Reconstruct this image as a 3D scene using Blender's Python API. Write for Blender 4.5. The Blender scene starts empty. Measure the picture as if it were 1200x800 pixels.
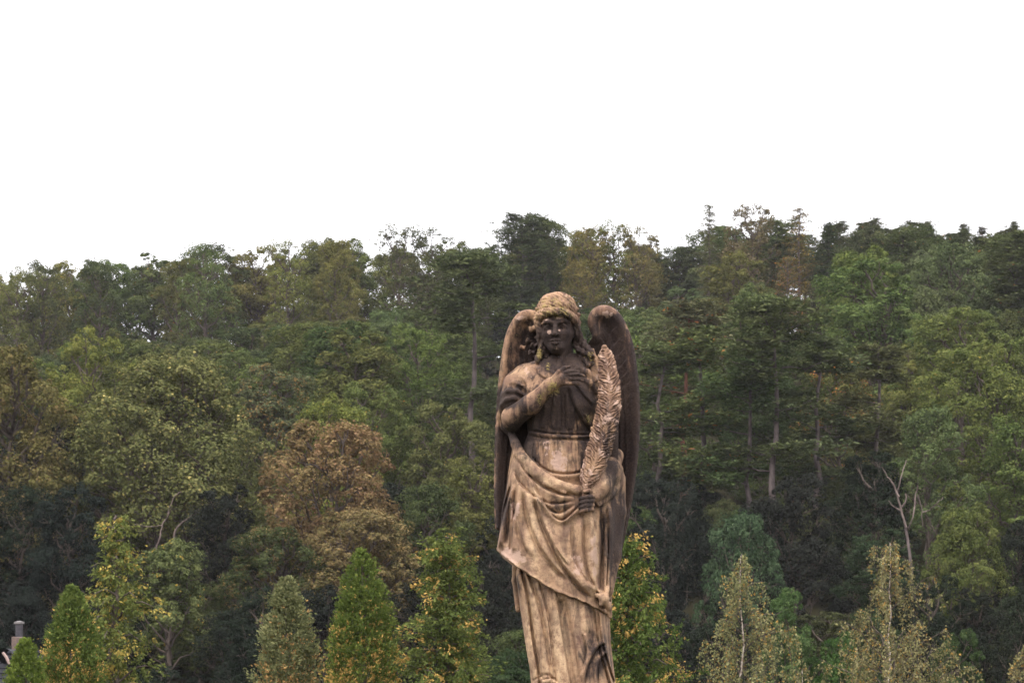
import bpy, math, random
import numpy as np

# ------------------------------------------------------------------ camera, sky, sun, exposure
SC = bpy.context.scene
COL = SC.collection
FPX, HY, CZ = 2833.33, 830.0, 1.6            # focal length in photo pixels, horizon row, eye height
cam_data = bpy.data.cameras.new('camera')
cam = bpy.data.objects.new('camera', cam_data); COL.objects.link(cam)
cam.location = (0, 0, CZ); cam.rotation_euler = (math.radians(90), 0, 0)
cam_data.sensor_width = 36.0; cam_data.lens = FPX / 1200 * 36
cam_data.shift_y = (HY - 400) / 1200
cam_data.dof.use_dof = True; cam_data.dof.focus_distance = 11.25; cam_data.dof.aperture_fstop = 16.0
cam_data.clip_start = 0.1; cam_data.clip_end = 3000
SC.camera = cam

SUN_EL, SUN_AZ = 58.0, -35.0                 # degrees; azimuth measured from behind the camera, towards the left
world = bpy.data.worlds.new('World'); SC.world = world; world.use_nodes = True
wn, wl = world.node_tree.nodes, world.node_tree.links
bg = wn['Background']
sky = wn.new('ShaderNodeTexSky'); sky.sky_type = 'NISHITA'; sky.sun_disc = False
sky.sun_elevation = math.radians(SUN_EL); sky.sun_rotation = math.radians(180 + SUN_AZ)
sky.air_density = 1.0; sky.dust_density = 3.0
cloud = wn.new('ShaderNodeMix'); cloud.data_type = 'RGBA'
cloud.inputs[0].default_value = 0.9          # a closed overcast layer over the clear sky
cloud.inputs[7].default_value = (13.5, 13.3, 13.6, 1)
wl.new(sky.outputs[0], cloud.inputs[6])
# an overcast sky is brightest overhead and dimmer towards the horizon
wtc = wn.new('ShaderNodeTexCoord'); wsep = wn.new('ShaderNodeSeparateXYZ'); wl.new(wtc.outputs['Generated'], wsep.inputs[0])
wmr = wn.new('ShaderNodeMapRange'); wl.new(wsep.outputs[2], wmr.inputs[0]); wmr.clamp = True
wmr.inputs[1].default_value = 0.0; wmr.inputs[2].default_value = 1.0; wmr.inputs[3].default_value = 0.66; wmr.inputs[4].default_value = 1.7
wsc = wn.new('ShaderNodeVectorMath'); wsc.operation = 'SCALE'
wl.new(cloud.outputs[2], wsc.inputs[0]); wl.new(wmr.outputs[0], wsc.inputs['Scale']); wl.new(wsc.outputs[0], bg.inputs['Color'])
bg.inputs['Strength'].default_value = 0.12

sun_data = bpy.data.lights.new('sun', 'SUN'); sun = bpy.data.objects.new('sun', sun_data); COL.objects.link(sun)
sun_data.energy = 1.5; sun_data.angle = math.radians(14); sun_data.color = (1.0, 0.93, 0.84)
sun.rotation_euler = (math.radians(90 - SUN_EL), 0, math.radians(SUN_AZ))

SC.view_settings.view_transform = 'Standard'; SC.view_settings.look = 'None'
SC.view_settings.exposure = 0.7; SC.view_settings.gamma = 1.0
SC.view_settings.use_curve_mapping = False
SC.render.engine = 'CYCLES'
cy = SC.cycles
cy.max_bounces = 5; cy.diffuse_bounces = 3; cy.glossy_bounces = 2; cy.transmission_bounces = 2
cy.volume_bounces = 0; cy.transparent_max_bounces = 4
cy.use_denoising = True; cy.caustics_reflective = False; cy.caustics_refractive = False

# ------------------------------------------------------------------ helpers
def at(px, py, Y):
    return ((px - 600) / FPX * Y, Y, CZ + (HY - py) / FPX * Y)

def link_mesh(name, me, mat, parent=None, loc=None):
    o = bpy.data.objects.new(name, me); COL.objects.link(o)
    if mat is not None and not me.materials: me.materials.append(mat)
    if parent is not None: o.parent = parent
    if loc is not None: o.location = loc
    return o

def empty(name, loc):
    o = bpy.data.objects.new(name, None); COL.objects.link(o); o.location = loc
    o.empty_display_size = 0.3
    return o

def tag(o, label=None, cat=None, group=None, kind=None):
    if label: o['label'] = label
    if cat: o['category'] = cat
    if group: o['group'] = group
    if kind: o['kind'] = kind
    return o

def np_mesh(name, V, Fq, attrs=None, smooth=False, point_attrs=None):
    """V (n,3); Fq (m,4) quads or (m,3) triangles; attrs = per-face float attributes."""
    me = bpy.data.meshes.new(name)
    V = np.ascontiguousarray(V, dtype=np.float32); Fq = np.ascontiguousarray(Fq, dtype=np.int32)
    m, k = Fq.shape
    me.vertices.add(len(V)); me.vertices.foreach_set('co', V.ravel())
    me.loops.add(m * k); me.loops.foreach_set('vertex_index', Fq.ravel())
    me.polygons.add(m)
    me.polygons.foreach_set('loop_start', np.arange(0, m * k, k, dtype=np.int32))
    me.polygons.foreach_set('loop_total', np.full(m, k, dtype=np.int32))
    me.polygons.foreach_set('use_smooth', np.full(m, smooth, dtype=bool))
    me.update(calc_edges=True)
    for dom, dd in (('FACE', attrs), ('POINT', point_attrs)):
        for key, arr in (dd or {}).items():
            a = me.attributes.new(key, 'FLOAT', dom)
            a.data.foreach_set('value', np.ascontiguousarray(arr, dtype=np.float32))
    return me

def unit(a):
    return a / np.maximum(np.linalg.norm(a, axis=-1, keepdims=True), 1e-9)

def leaf_quads(C, N, L, W, rng, axis=None):
    """folded diamond leaves: centre C, normal N, length L, width W (arrays) -> V, F"""
    n = len(C)
    r = rng.normal(size=(n, 3)) if axis is None else axis + 0.35 * rng.normal(size=(n, 3))
    u = unit(r - N * np.sum(r * N, axis=1, keepdims=True)); v = np.cross(N, u)
    L = L[:, None] * 0.5; W = W[:, None] * 0.5
    V = np.stack([C - u * L, C + v * W + N * W * 0.35, C + u * L, C - v * W + N * W * 0.35], axis=1).reshape(-1, 3)
    return V, np.arange(4 * n).reshape(n, 4)

def tube(pts, rad, sides=7):
    """closed tapered tube along pts -> V, F (quads)"""
    pts = np.asarray(pts, float); rad = np.asarray(rad, float); n = len(pts)
    tan = unit(np.gradient(pts, axis=0))
    ref = np.array([0.31, 0.95, 0.05]) if abs(tan[0][2]) > 0.7 else np.array([0.02, 0.05, 1.0])
    a = unit(np.cross(tan, ref)); b = np.cross(tan, a)
    th = np.linspace(0, 2 * np.pi, sides, endpoint=False)
    V = (pts[:, None] + rad[:, None, None] * (a[:, None] * np.cos(th)[None, :, None] + b[:, None] * np.sin(th)[None, :, None])).reshape(-1, 3)
    i = np.arange(n - 1)[:, None] * sides; j = np.arange(sides)[None]; j2 = (j + 1) % sides
    F = np.stack([i + j, i + j2, i + sides + j2, i + sides + j], axis=-1).reshape(-1, 4)
    return V, F

def join_vf(lst):
    V, F, o = [], [], 0
    for v, f in lst:
        V.append(v); F.append(f + o); o += len(v)
    return np.concatenate(V), np.concatenate(F)

# ------------------------------------------------------------------ materials
def new_mat(name):
    m = bpy.data.materials.new(name); m.use_nodes = True
    nt = m.node_tree; nt.nodes.clear()
    out = nt.nodes.new('ShaderNodeOutputMaterial')
    return m, nt, out

def mixc(nt, fac, a, b, mode='MIX'):
    n = nt.nodes.new('ShaderNodeMix'); n.data_type = 'RGBA'; n.blend_type = mode
    for s, v in ((0, fac), (6, a), (7, b)):
        if hasattr(v, 'default_value') or hasattr(v, 'is_linked'): nt.links.new(v, n.inputs[s])
        else: n.inputs[s].default_value = v if not isinstance(v, tuple) else (*v[:3], 1)
    return n.outputs[2]

def mathn(nt, op, a, b=0.0, c=None, clamp=False):
    n = nt.nodes.new('ShaderNodeMath'); n.operation = op; n.use_clamp = clamp
    for s, v in enumerate((a, b) if c is None else (a, b, c)):
        if hasattr(v, 'is_linked'): nt.links.new(v, n.inputs[s])
        else: n.inputs[s].default_value = v
    return n.outputs[0]

def maprange(nt, v, a, b, c=0.0, d=1.0):
    n = nt.nodes.new('ShaderNodeMapRange'); n.clamp = True; n.interpolation_type = 'SMOOTHSTEP'
    nt.links.new(v, n.inputs[0])
    for i, q in enumerate((a, b, c, d)): n.inputs[i + 1].default_value = q
    return n.outputs[0]

def noise(nt, scale, detail=4, rough=0.55, vec=None, dist=0.0):
    n = nt.nodes.new('ShaderNodeTexNoise'); n.inputs['Scale'].default_value = scale
    n.inputs['Detail'].default_value = detail; n.inputs['Roughness'].default_value = rough
    n.inputs['Distortion'].default_value = dist
    if vec is None:
        tc = nt.nodes.new('ShaderNodeTexCoord'); vec = tc.outputs['Object']
    nt.links.new(vec, n.inputs['Vector'])
    return n.outputs['Fac']

def attr(nt, name, kind='GEOMETRY', out='Fac'):
    n = nt.nodes.new('ShaderNodeAttribute'); n.attribute_type = kind; n.attribute_name = name
    return n.outputs[out]

def make_leaf_mat(name, transl=0.3):
    """leaf colour = object tint varied per leaf; a share of leaves takes the tree's accent colour"""
    m, nt, out = new_mat(name)
    oi = nt.nodes.new('ShaderNodeObjectInfo')
    var, spot = attr(nt, 'var'), attr(nt, 'spot')
    hsv = nt.nodes.new('ShaderNodeHueSaturation')
    nt.links.new(mathn(nt, 'MULTIPLY_ADD', var, -0.05, 0.525), hsv.inputs['Hue'])
    nt.links.new(mathn(nt, 'MULTIPLY_ADD', var, 0.95, 0.5), hsv.inputs['Value'])
    nt.links.new(oi.outputs['Color'], hsv.inputs['Color'])
    share = attr(nt, 'accent_share', 'OBJECT')
    acc = attr(nt, 'accent', 'OBJECT', 'Color')
    is_acc = mathn(nt, 'LESS_THAN', spot, share)
    hs2 = nt.nodes.new('ShaderNodeHueSaturation')
    nt.links.new(mathn(nt, 'MULTIPLY_ADD', var, 0.8, 0.6), hs2.inputs['Value']); nt.links.new(acc, hs2.inputs['Color'])
    colr = mixc(nt, is_acc, hsv.outputs[0], hs2.outputs[0])
    d = nt.nodes.new('ShaderNodeBsdfDiffuse'); t = nt.nodes.new('ShaderNodeBsdfTranslucent')
    mx = nt.nodes.new('ShaderNodeMixShader'); mx.inputs[0].default_value = transl
    nt.links.new(colr, d.inputs[0]); nt.links.new(colr, t.inputs[0])
    nt.links.new(d.outputs[0], mx.inputs[1]); nt.links.new(t.outputs[0], mx.inputs[2])
    nt.links.new(mx.outputs[0], out.inputs[0])
    return m

def make_bark_mat(name, c1, c2, scale=6.0, stretch=0.25, bump=0.3):
    m, nt, out = new_mat(name)
    tc = nt.nodes.new('ShaderNodeTexCoord'); mp = nt.nodes.new('ShaderNodeMapping')
    mp.inputs['Scale'].default_value = (1, 1, stretch); nt.links.new(tc.outputs['Object'], mp.inputs[0])
    n = noise(nt, scale, 6, 0.6, mp.outputs[0])
    c = mixc(nt, maprange(nt, n, 0.38, 0.62), c1, c2)
    b = nt.nodes.new('ShaderNodeBsdfPrincipled'); b.inputs['Roughness'].default_value = 0.9
    b.inputs['Specular IOR Level'].default_value = 0.2
    nt.links.new(c, b.inputs['Base Color'])
    bp = nt.nodes.new('ShaderNodeBump'); bp.inputs['Strength'].default_value = bump; bp.inputs['Distance'].default_value = 0.03
    nt.links.new(n, bp.inputs['Height']); nt.links.new(bp.outputs[0], b.inputs['Normal'])
    nt.links.new(b.outputs[0], out.inputs[0])
    return m

M_LEAF = make_leaf_mat('leaf_broad', 0.22)
M_NEEDLE = make_leaf_mat('leaf_needle', 0.15)
M_BARK = make_bark_mat('bark_dark', (0.055, 0.042, 0.035), (0.11, 0.085, 0.07))
M_BARK_GREY = make_bark_mat('bark_grey', (0.060, 0.046, 0.044), (0.120, 0.095, 0.090))
M_BARK_RED = make_bark_mat('bark_red', (0.11, 0.045, 0.030), (0.20, 0.085, 0.05))
M_BARK_DEAD = make_bark_mat('bark_dead', (0.085, 0.062, 0.056), (0.17, 0.13, 0.115))
M_BIRCH = make_bark_mat('bark_birch', (0.30, 0.22, 0.17), (0.62, 0.54, 0.46), 9.0, 1.6, 0.2)
# ------------------------------------------------------------------ tree meshes (unit trees in metres, base at the origin)
def curve_pts(a, b, n, rng, wob=0.05, sag=0.0):
    a, b = np.asarray(a, float), np.asarray(b, float)
    t = np.linspace(0, 1, n)[:, None]; L = np.linalg.norm(b - a)
    p = a + (b - a) * t + rng.normal(size=(n, 3)) * wob * L * np.sin(np.pi * t)
    p[:, 2] -= sag * L * np.sin(np.pi * t[:, 0])
    return p

def broadleaf(seed, H=11.0, R=3.0, base=0.08, nl=44, leaf=0.112, per=46, shape=1.0, open_=0.0, twin=False):
    """returns trunk mesh data and crown mesh data; crown made of lobes > sprays > leaves"""
    rng = np.random.default_rng(seed)
    c0, cH = H * base, H * (1 - base)
    lobes, rad = [], []
    for i in range(nl):
        u = (i + 0.5) / nl; z = 0.02 + 0.96 * u ** 0.85
        prof = math.sin(math.pi * min(1, (z * 0.80 + 0.17))) ** 0.5 * (1 - 0.20 * z * shape)
        th = i * 2.39996 + rng.normal() * 0.35
        rr = R * prof * rng.uniform(0.50, 0.95)
        lr = R * rng.uniform(0.19, 0.40) * (1.08 - 0.40 * z)
        lobes.append((rr * math.cos(th), rr * math.sin(th), c0 + z * (cH - lr * 0.75))); rad.append(lr)
    for i in range(5):
        lobes.append((rng.normal() * R * .2, rng.normal() * R * .2, c0 + cH * rng.uniform(.35, .86))); rad.append(R * .42)
    lobes = np.array(lobes); rad = np.array(rad)
    Cs, Ns, Vs = [], [], []
    for lc, lr in zip(lobes, rad):
        ns = int(27 * (lr / (0.34 * R)) ** 1.6 * (1 - 0.45 * open_)) + 6
        d = unit(rng.normal(size=(ns, 3)) + np.array([0, 0, 0.38]) + 0.5 * unit(lc - np.array([0, 0, c0 + cH * 0.45])))
        sr = lr * rng.uniform(0.20, 0.40, ns)
        sc = lc + d * (lr * rng.uniform(0.62, 1.12, ns))[:, None] * np.array([1.02, 1.02, 0.95])
        lobe_v = rng.normal() * 0.10
        for k in range(ns):
            m = int(per * rng.uniform(0.6, 1.3))
            dd = unit(rng.normal(size=(m, 3)) + 0.35 * d[k] + np.array([0, 0, .25]))
            rr_ = sr[k] * rng.uniform(0.55, 1.08, m) ** 0.6
            Cs.append(sc[k] + dd * rr_[:, None] * np.array([1.08, 1.08, 0.90]))
            Ns.append(unit(dd * 0.9 + d[k] * 0.5 + np.array([0, 0, .35]) + rng.normal(size=(m, 3)) * 0.42))
            Vs.append(np.clip(0.5 + lobe_v + rng.normal() * 0.13 + rng.normal(size=m) * 0.2, 0, 1))
    C, N, var = np.concatenate(Cs), np.concatenate(Ns), np.concatenate(Vs)
    n = len(C)
    L = leaf * rng.uniform(0.7, 1.5, n); W = L * rng.uniform(0.5, 0.85, n)
    V, F = leaf_quads(C, N, L, W, rng)
    spot = rng.uniform(size=n) * 0.55 + 0.45 * np.repeat(rng.uniform(size=len(Cs)), [len(c) for c in Cs])
    crown = np_mesh('crown', V, F, {'var': var, 'spot': spot})
    # trunk and limbs
    parts = []
    lean = rng.normal(size=2) * 0.25
    top = np.array([lean[0], lean[1], H * 0.80])
    tp = curve_pts((0, 0, -0.6), top, 9, rng, 0.012)
    tr = np.interp(np.linspace(0, 1, 9), [0, .06, 1], [H * .024, H * .017, H * .004])
    parts.append(tube(tp, tr, 9))
    if twin:
        tp2 = curve_pts((0.05, 0, H * .13), (R * .42, R * .1, H * .72), 8, rng, 0.02)
        parts.append(tube(tp2, np.linspace(H * .013, H * .004, 8), 8))
    for lc, lr in zip(lobes, rad):
        zt = max(H * 0.12, lc[2] - np.hypot(lc[0], lc[1]) * rng.uniform(0.7, 1.1) - 0.3)
        t = min(zt / (H * .8), 0.95); i = t * 8; a = tp[int(i)] + (tp[min(int(i) + 1, 8)] - tp[int(i)]) * (i % 1)
        pts = curve_pts(a, lc, 6, rng, 0.05, 0.06)
        parts.append(tube(pts, np.linspace(H * .0075, H * .0022, 6), 5))
        for q in range(3):
            e = lc + unit(rng.normal(size=3) + np.array([0, 0, .4])) * lr
            parts.append(tube(curve_pts(pts[4], e, 4, rng, 0.06), np.linspace(H * .003, H * .001, 4), 4))
    V, F = join_vf(parts)
    return np_mesh('trunk', V, F, smooth=True), crown

def pine(seed, H=17.0, R=2.6, base=0.42, dens=1.0, leaf=0.22, thin=0.0):
    rng = np.random.default_rng(seed)
    parts, Cs, Ns, Vs, Ax = [], [], [], [], []
    tp = curve_pts((0, 0, -0.6), (rng.normal() * .3, rng.normal() * .3, H), 12, rng, 0.006)
    parts.append(tube(tp, np.interp(np.linspace(0, 1, 12), [0, .05, 1], [H * .0125, H * .0085, H * .002]), 8))
    nb = int(46 * dens)
    for i in range(nb):
        u = base + (1 - base) * ((i + rng.uniform()) / nb)
        if rng.uniform() < thin * (1 - (u - base) / (1 - base)) ** .6: continue
        z = H * u * 0.985; a = np.array([np.interp(u, np.linspace(0, 1, 12), tp[:, 0]), np.interp(u, np.linspace(0, 1, 12), tp[:, 1]), z])
        q = (u - base) / (1 - base)
        ln = R * (math.sin(math.pi * (0.18 + 0.74 * q)) ** 0.8) * rng.uniform(0.55, 1.12)
        th = i * 2.39996 + rng.normal() * .4
        rise = rng.uniform(-0.05, 0.35) + 0.35 * q
        e = a + np.array([math.cos(th) * ln, math.sin(th) * ln, rise * ln])
        pts = curve_pts(a, e, 5, rng, 0.04, 0.05)
        parts.append(tube(pts, np.linspace(H * .0032, H * .0009, 5), 4))
        bv = rng.normal() * 0.1
        for s in range(int(9 + 8 * ln)):
            t = rng.uniform(0.35, 1.08)
            c = a + (e - a) * t + rng.normal(size=3) * np.array([.24, .24, .20]) * ln * (0.5 + .5 * t)
            m = int(rng.uniform(16, 30))
            dd = unit(rng.normal(size=(m, 3)) * np.array([1, 1, .7]) + np.array([0, 0, .35]))
            sr = rng.uniform(0.18, 0.36)
            Cs.append(c + dd * sr * rng.uniform(.4, 1.1, m)[:, None] * np.array([1.25, 1.25, .95])); Ax.append(dd)
            Ns.append(unit(np.cross(dd, rng.normal(size=(m, 3))) + np.array([0, 0, .8])))
            Vs.append(np.clip(.5 + bv + rng.normal() * .12 + rng.normal(size=m) * .2, 0, 1))
    for i in range(9):                                            # dead stubs on the bare trunk
        u = rng.uniform(.12, base); a = np.array([tp[0][0], tp[0][1], H * u]); th = rng.uniform(0, 6.28)
        e = a + np.array([math.cos(th), math.sin(th), -.15]) * rng.uniform(.4, 1.3)
        parts.append(tube(curve_pts(a, e, 4, rng, .06), np.linspace(H * .0016, H * .0005, 4), 4))
    C, N, var, A = map(np.concatenate, (Cs, Ns, Vs, Ax)); n = len(C)
    L = leaf * rng.uniform(.7, 1.3, n)
    V, F = leaf_quads(C, N, L, L * rng.uniform(.28, .5, n), rng, A)
    crown = np_mesh('crown', V, F, {'var': var, 'spot': rng.uniform(size=n)})
    V, F = join_vf(parts)
    return np_mesh('trunk', V, F, smooth=True), crown

def spruce(seed, H=15.0, R=1.7, dens=1.0, droop=0.25, leaf=0.2, base=0.12, sparse=0.0, power=.8):
    """conical conifer with hanging sprays; sparse > 0 lets the sky through (larch)"""
    rng = np.random.default_rng(seed)
    parts, Cs, Ns, Vs, Ax = [], [], [], [], []
    tp = curve_pts((0, 0, -0.6), (rng.normal() * .15, rng.normal() * .15, H), 10, rng, 0.004)
    parts.append(tube(tp, np.linspace(H * .013, H * .001, 10), 7))
    nb = int(95 * dens)
    for i in range(nb):
        u = base + (1 - base) * (i + rng.uniform()) / nb
        q = (u - base) / (1 - base); th = i * 2.39996 + rng.normal() * .3
        a = np.array([np.interp(u, np.linspace(0, 1, 10), tp[:, 0]), np.interp(u, np.linspace(0, 1, 10), tp[:, 1]), H * u])
        ln = R * ((1 - q) ** power * 0.95 + 0.08) * rng.uniform(.6, 1.15)
        e = a + np.array([math.cos(th) * ln, math.sin(th) * ln, ln * (-droop + .25 * q + rng.normal() * .1)])
        pts = curve_pts(a, e, 5, rng, .03, -.06)
        parts.append(tube(pts, np.linspace(H * .0022, H * .0006, 5), 4))
        m = int((60 * ln / 1.2 + 26) * (1.25 - sparse))
        t = rng.uniform(.12, 1.05, m)[:, None]
        c = a + (e - a) * t + rng.normal(size=(m, 3)) * np.array([.12, .12, .06]) * (1 + .5 * ln)
        c[:, 2] -= np.abs(rng.normal(size=m)) * .12
        Cs.append(c); ax = unit((e - a) + rng.normal(size=(m, 3)) * .5 + np.array([0, 0, -.35])); Ax.append(ax)
        Ns.append(unit(np.cross(ax, rng.normal(size=(m, 3))) + np.array([0, 0, .7])))
        Vs.append(np.clip(.5 + rng.normal() * .13 + rng.normal(size=m) * .2, 0, 1))
    C, N, var, A = map(np.concatenate, (Cs, Ns, Vs, Ax)); n = len(C)
    L = leaf * rng.uniform(.7, 1.4, n)
    V, F = leaf_quads(C, N, L, L * rng.uniform(.25, .5, n), rng, A)
    crown = np_mesh('crown', V, F, {'var': var, 'spot': rng.uniform(size=n)})
    V, F = join_vf(parts)
    return np_mesh('trunk', V, F, smooth=True), crown

def thuja(seed, H=3.6, prof=None, n=26000, leaf=0.05, cone_low=1.0, tops=1, rough=0.10, fan=0.16):
    """dense garden conifer: upright fans of scale leaves, tips (spot) turning orange; several leaders possible"""
    rng = np.random.default_rng(seed)
    prof = prof or [(0, .36), (.3, .44), (.6, .38), (.85, .22), (1, .02)]
    pz = np.array([p[0] for p in prof]); pr = np.array([p[1] for p in prof])
    lead = [(0.0, 0.0, 1.0)] + [(rng.uniform(.12, .3) * (1 if k % 2 else -1), rng.normal() * .1, rng.uniform(.80, .96)) for k in range(tops - 1)]
    nf = n // 34
    Cs, Ns, Vs, Ss, Ax = [], [], [], [], []
    for k in range(nf):
        ld = lead[rng.integers(len(lead))]
        z = rng.uniform(0, 1) ** 0.9; r0 = np.interp(z, pz, pr)
        th = rng.uniform(0, 2 * np.pi)
        lump = 1 + rough * math.sin(3 * th + 9 * z + seed) + rough * math.sin(5 * th - 17 * z) + rng.normal() * rough
        r = r0 * lump * (rng.uniform(.35, 1) ** .35)
        zz = z * H * ld[2]
        c = np.array([math.cos(th) * r + ld[0] * z * r0 * 2.0, math.sin(th) * r + ld[1] * z, zz])
        out = np.array([math.cos(th), math.sin(th), 0])
        ax = unit(out * rng.uniform(.25, .9) + np.array([0, 0, 1.0]) + rng.normal(size=3) * .22)
        nrm = unit(np.cross(ax, rng.normal(size=3)))
        side = np.cross(ax, nrm)
        m = 34; t = rng.uniform(0, 1, m); s = rng.normal(size=m) * .33 * (0.25 + np.sin(np.pi * t))
        fl = fan * rng.uniform(.6, 1.25) * min(1.0, .35 + r0 * 2.6)
        Cs.append(c + ax * (t * fl)[:, None] + side * (s * fl)[:, None] + rng.normal(size=(m, 3)) * .008)
        Ax.append(unit(ax + side * (s * 1.6)[:, None] + rng.normal(size=(m, 3)) * .2))
        Ns.append(unit(nrm + rng.normal(size=(m, 3)) * .5 + out * .4))
        Vs.append(np.clip(.42 + rng.normal() * .14 + .25 * t + rng.normal(size=m) * .15, 0, 1))
        # clustered tips: the lower part of the plant turns first
        Ss.append(np.clip(rng.uniform() * .40 + rng.uniform(size=m) * .22 + (1 - t) * .18 + .45 * (z - .5) * 2 * cone_low + rng.uniform(size=m) * .15, 0, 2))
    C, N, var, A, S = map(np.concatenate, (Cs, Ns, Vs, Ax, Ss)); k = len(C)
    L = leaf * rng.uniform(.7, 1.4, k)
    V, F = leaf_quads(C, N, L, L * rng.uniform(.35, .6, k), rng, A)
    crown = np_mesh('foliage', V, F, {'var': var, 'spot': S})
    parts = [tube(curve_pts((0, 0, -.1), (l[0] * .3, l[1] * .2, H * l[2] * .95), 7, rng, .01), np.linspace(.05, .008, 7), 6) for l in lead]
    V, F = join_vf(parts)
    return np_mesh('stem', V, F, smooth=True), crown

def cypress(seed, H=4.2, R=0.75, nb=60, leaf=0.055, base=.05, arch=.35, spray=1.0, power=.75, hang=.9):
    """loose conifer: arching limbs carrying curtains of hanging sprays whose tips are orange"""
    rng = np.random.default_rng(seed)
    parts, Cs, Ns, Vs, Ss, Ax = [], [], [], [], [], []
    tp = curve_pts((0, 0, -.1), (rng.normal() * .06, 0, H), 12, rng, .012)
    parts.append(tube(tp, np.linspace(.055, .006, 12), 6))
    for i in range(nb):
        u = base + (1 - base) * (i + rng.uniform()) / nb; q = (u - base) / (1 - base)
        a = np.array([np.interp(u, np.linspace(0, 1, 12), tp[:, 0]), np.interp(u, np.linspace(0, 1, 12), tp[:, 1]), H * u])
        th = i * 2.39996 + rng.normal() * .4
        ln = R * ((1 - q) ** power + .10) * rng.uniform(.55, 1.2)
        e = a + np.array([math.cos(th) * ln, math.sin(th) * ln, ln * rng.uniform(-.05, .55)])
        pts = curve_pts(a, e, 7, rng, .04, -arch * .5)
        parts.append(tube(pts, np.linspace(.016, .004, 7), 4))
        ns = int((5 + 15 * ln) * spray)
        for s in range(ns):
            t = rng.uniform(.08, 1.0); p = pts[0] + 0; f = t * 6; j = min(int(f), 5)
            p = pts[j] + (pts[j + 1] - pts[j]) * (f - j) + rng.normal(size=3) * .05 * (1 + ln)
            down = unit(np.array([math.cos(th) * .45, math.sin(th) * .45, -hang]) + rng.normal(size=3) * .35)
            m = int(rng.uniform(22, 40)); tt = rng.uniform(0, 1, m); sl = rng.uniform(.10, .24)
            side = unit(np.cross(down, rng.normal(size=3)))
            w = rng.normal(size=m) * .26 * (0.3 + np.sin(np.pi * tt))
            Cs.append(p + down * (tt * sl)[:, None] + side * (w * sl)[:, None] + rng.normal(size=(m, 3)) * .01)
            Ax.append(unit(down + side * (w * 1.4)[:, None] + rng.normal(size=(m, 3)) * .25))
            Ns.append(unit(np.cross(down, side) + rng.normal(size=(m, 3)) * .6 + np.array([0, 0, .3])))
            Vs.append(np.clip(.48 + rng.normal() * .15 + rng.normal(size=m) * .16, 0, 1))
            Ss.append(np.clip(rng.uniform() * .9 - .25 * (t > .75) + .5 * np.abs(tt - .15) + rng.uniform(size=m) * .12, 0, 2))
    C, N, var, A, S = map(np.concatenate, (Cs, Ns, Vs, Ax, Ss)); k = len(C)
    L = leaf * rng.uniform(.6, 1.35, k)
    V, F = leaf_quads(C, N, L, L * rng.uniform(.35, .6, k), rng, A)
    crown = np_mesh('foliage', V, F, {'var': var, 'spot': S})
    V, F = join_vf(parts)
    return np_mesh('stem', V, F, smooth=True), crown

def birch(seed, H=5.0, R=.9, nb=34, leaf=.05, base=.2, hangl=(.5, 1.3), strings=9, lean=.0, gap=None):
    """weeping birch: white trunk, steep limbs, long hanging leafy strings"""
    rng = np.random.default_rng(seed)
    wood, twig, Cs, Ns, Vs, Ax = [], [], [], [], [], []
    tp = curve_pts((0, 0, -.1), (lean, 0, H * .97), 12, rng, .010)
    wood.append(tube(tp, .036 * np.linspace(1, 0, 12) ** 1.3 + .004, 8))
    for i in range(nb):
        u = base + (1 - base) * ((i + rng.uniform()) / nb); q = (u - base) / (1 - base)
        if gap and gap[0] < u < gap[1] and rng.uniform() < .8: continue
        a = np.array([np.interp(u, np.linspace(0, 1, 12), tp[:, 0]), np.interp(u, np.linspace(0, 1, 12), tp[:, 1]), H * .97 * u])
        th = i * 2.39996 + rng.normal() * .4; ln = R * (1.05 - q) ** .8 * rng.uniform(.25, 1.15)
        e = a + np.array([math.cos(th) * ln, math.sin(th) * ln, ln * rng.uniform(.45, 1.1)])
        e[2] = min(e[2], H)
        pts = curve_pts(a, e, 6, rng, .04, -.08)
        twig.append(tube(pts, np.linspace(.013, .003, 6), 4))
        for s in range(int(strings * (0.5 + ln))):
            f = rng.uniform(1.2, 5); j = min(int(f), 4); p = pts[j] + (pts[j + 1] - pts[j]) * (f - j)
            hl = rng.uniform(*hangl) * (.30 + .8 * (1 - q)) * rng.uniform(.5, 1.2); out = np.array([math.cos(th), math.sin(th), 0])
            tt = np.linspace(0, 1, 6)[:, None]
            sp = p + out * .22 * np.sin(tt * 1.6) * hl + np.array([0, 0, -1]) * tt ** 1.4 * hl + rng.normal(size=(6, 3)) * .025 * tt
            twig.append(tube(sp, np.linspace(.0035, .0018, 6), 3))
            m = int(36 * hl) + 8; f2 = rng.uniform(0.1, 4.99, m); jj = f2.astype(int)
            c = sp[jj] + (sp[jj + 1] - sp[jj]) * (f2 - jj)[:, None] + rng.normal(size=(m, 3)) * .028
            Cs.append(c); Ax.append(unit(rng.normal(size=(m, 3)) * .5 + np.array([0, 0, -1])))
            Ns.append(unit(rng.normal(size=(m, 3)) + np.array([0, 0, .25])))
            Vs.append(np.clip(.5 + rng.normal() * .13 + rng.normal(size=m) * .2, 0, 1))
    C, N, var, A = map(np.concatenate, (Cs, Ns, Vs, Ax)); k = len(C)
    L = leaf * rng.uniform(.7, 1.3, k)
    V, F = leaf_quads(C, N, L, L * rng.uniform(.45, .75, k), rng, A)
    crown = np_mesh('foliage', V, F, {'var': var, 'spot': rng.uniform(size=k)})
    V, F = join_vf(wood); V2, F2 = join_vf(twig)
    return np_mesh('trunk', V, F, smooth=True), crown, np_mesh('branches', V2, F2, smooth=True)

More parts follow.
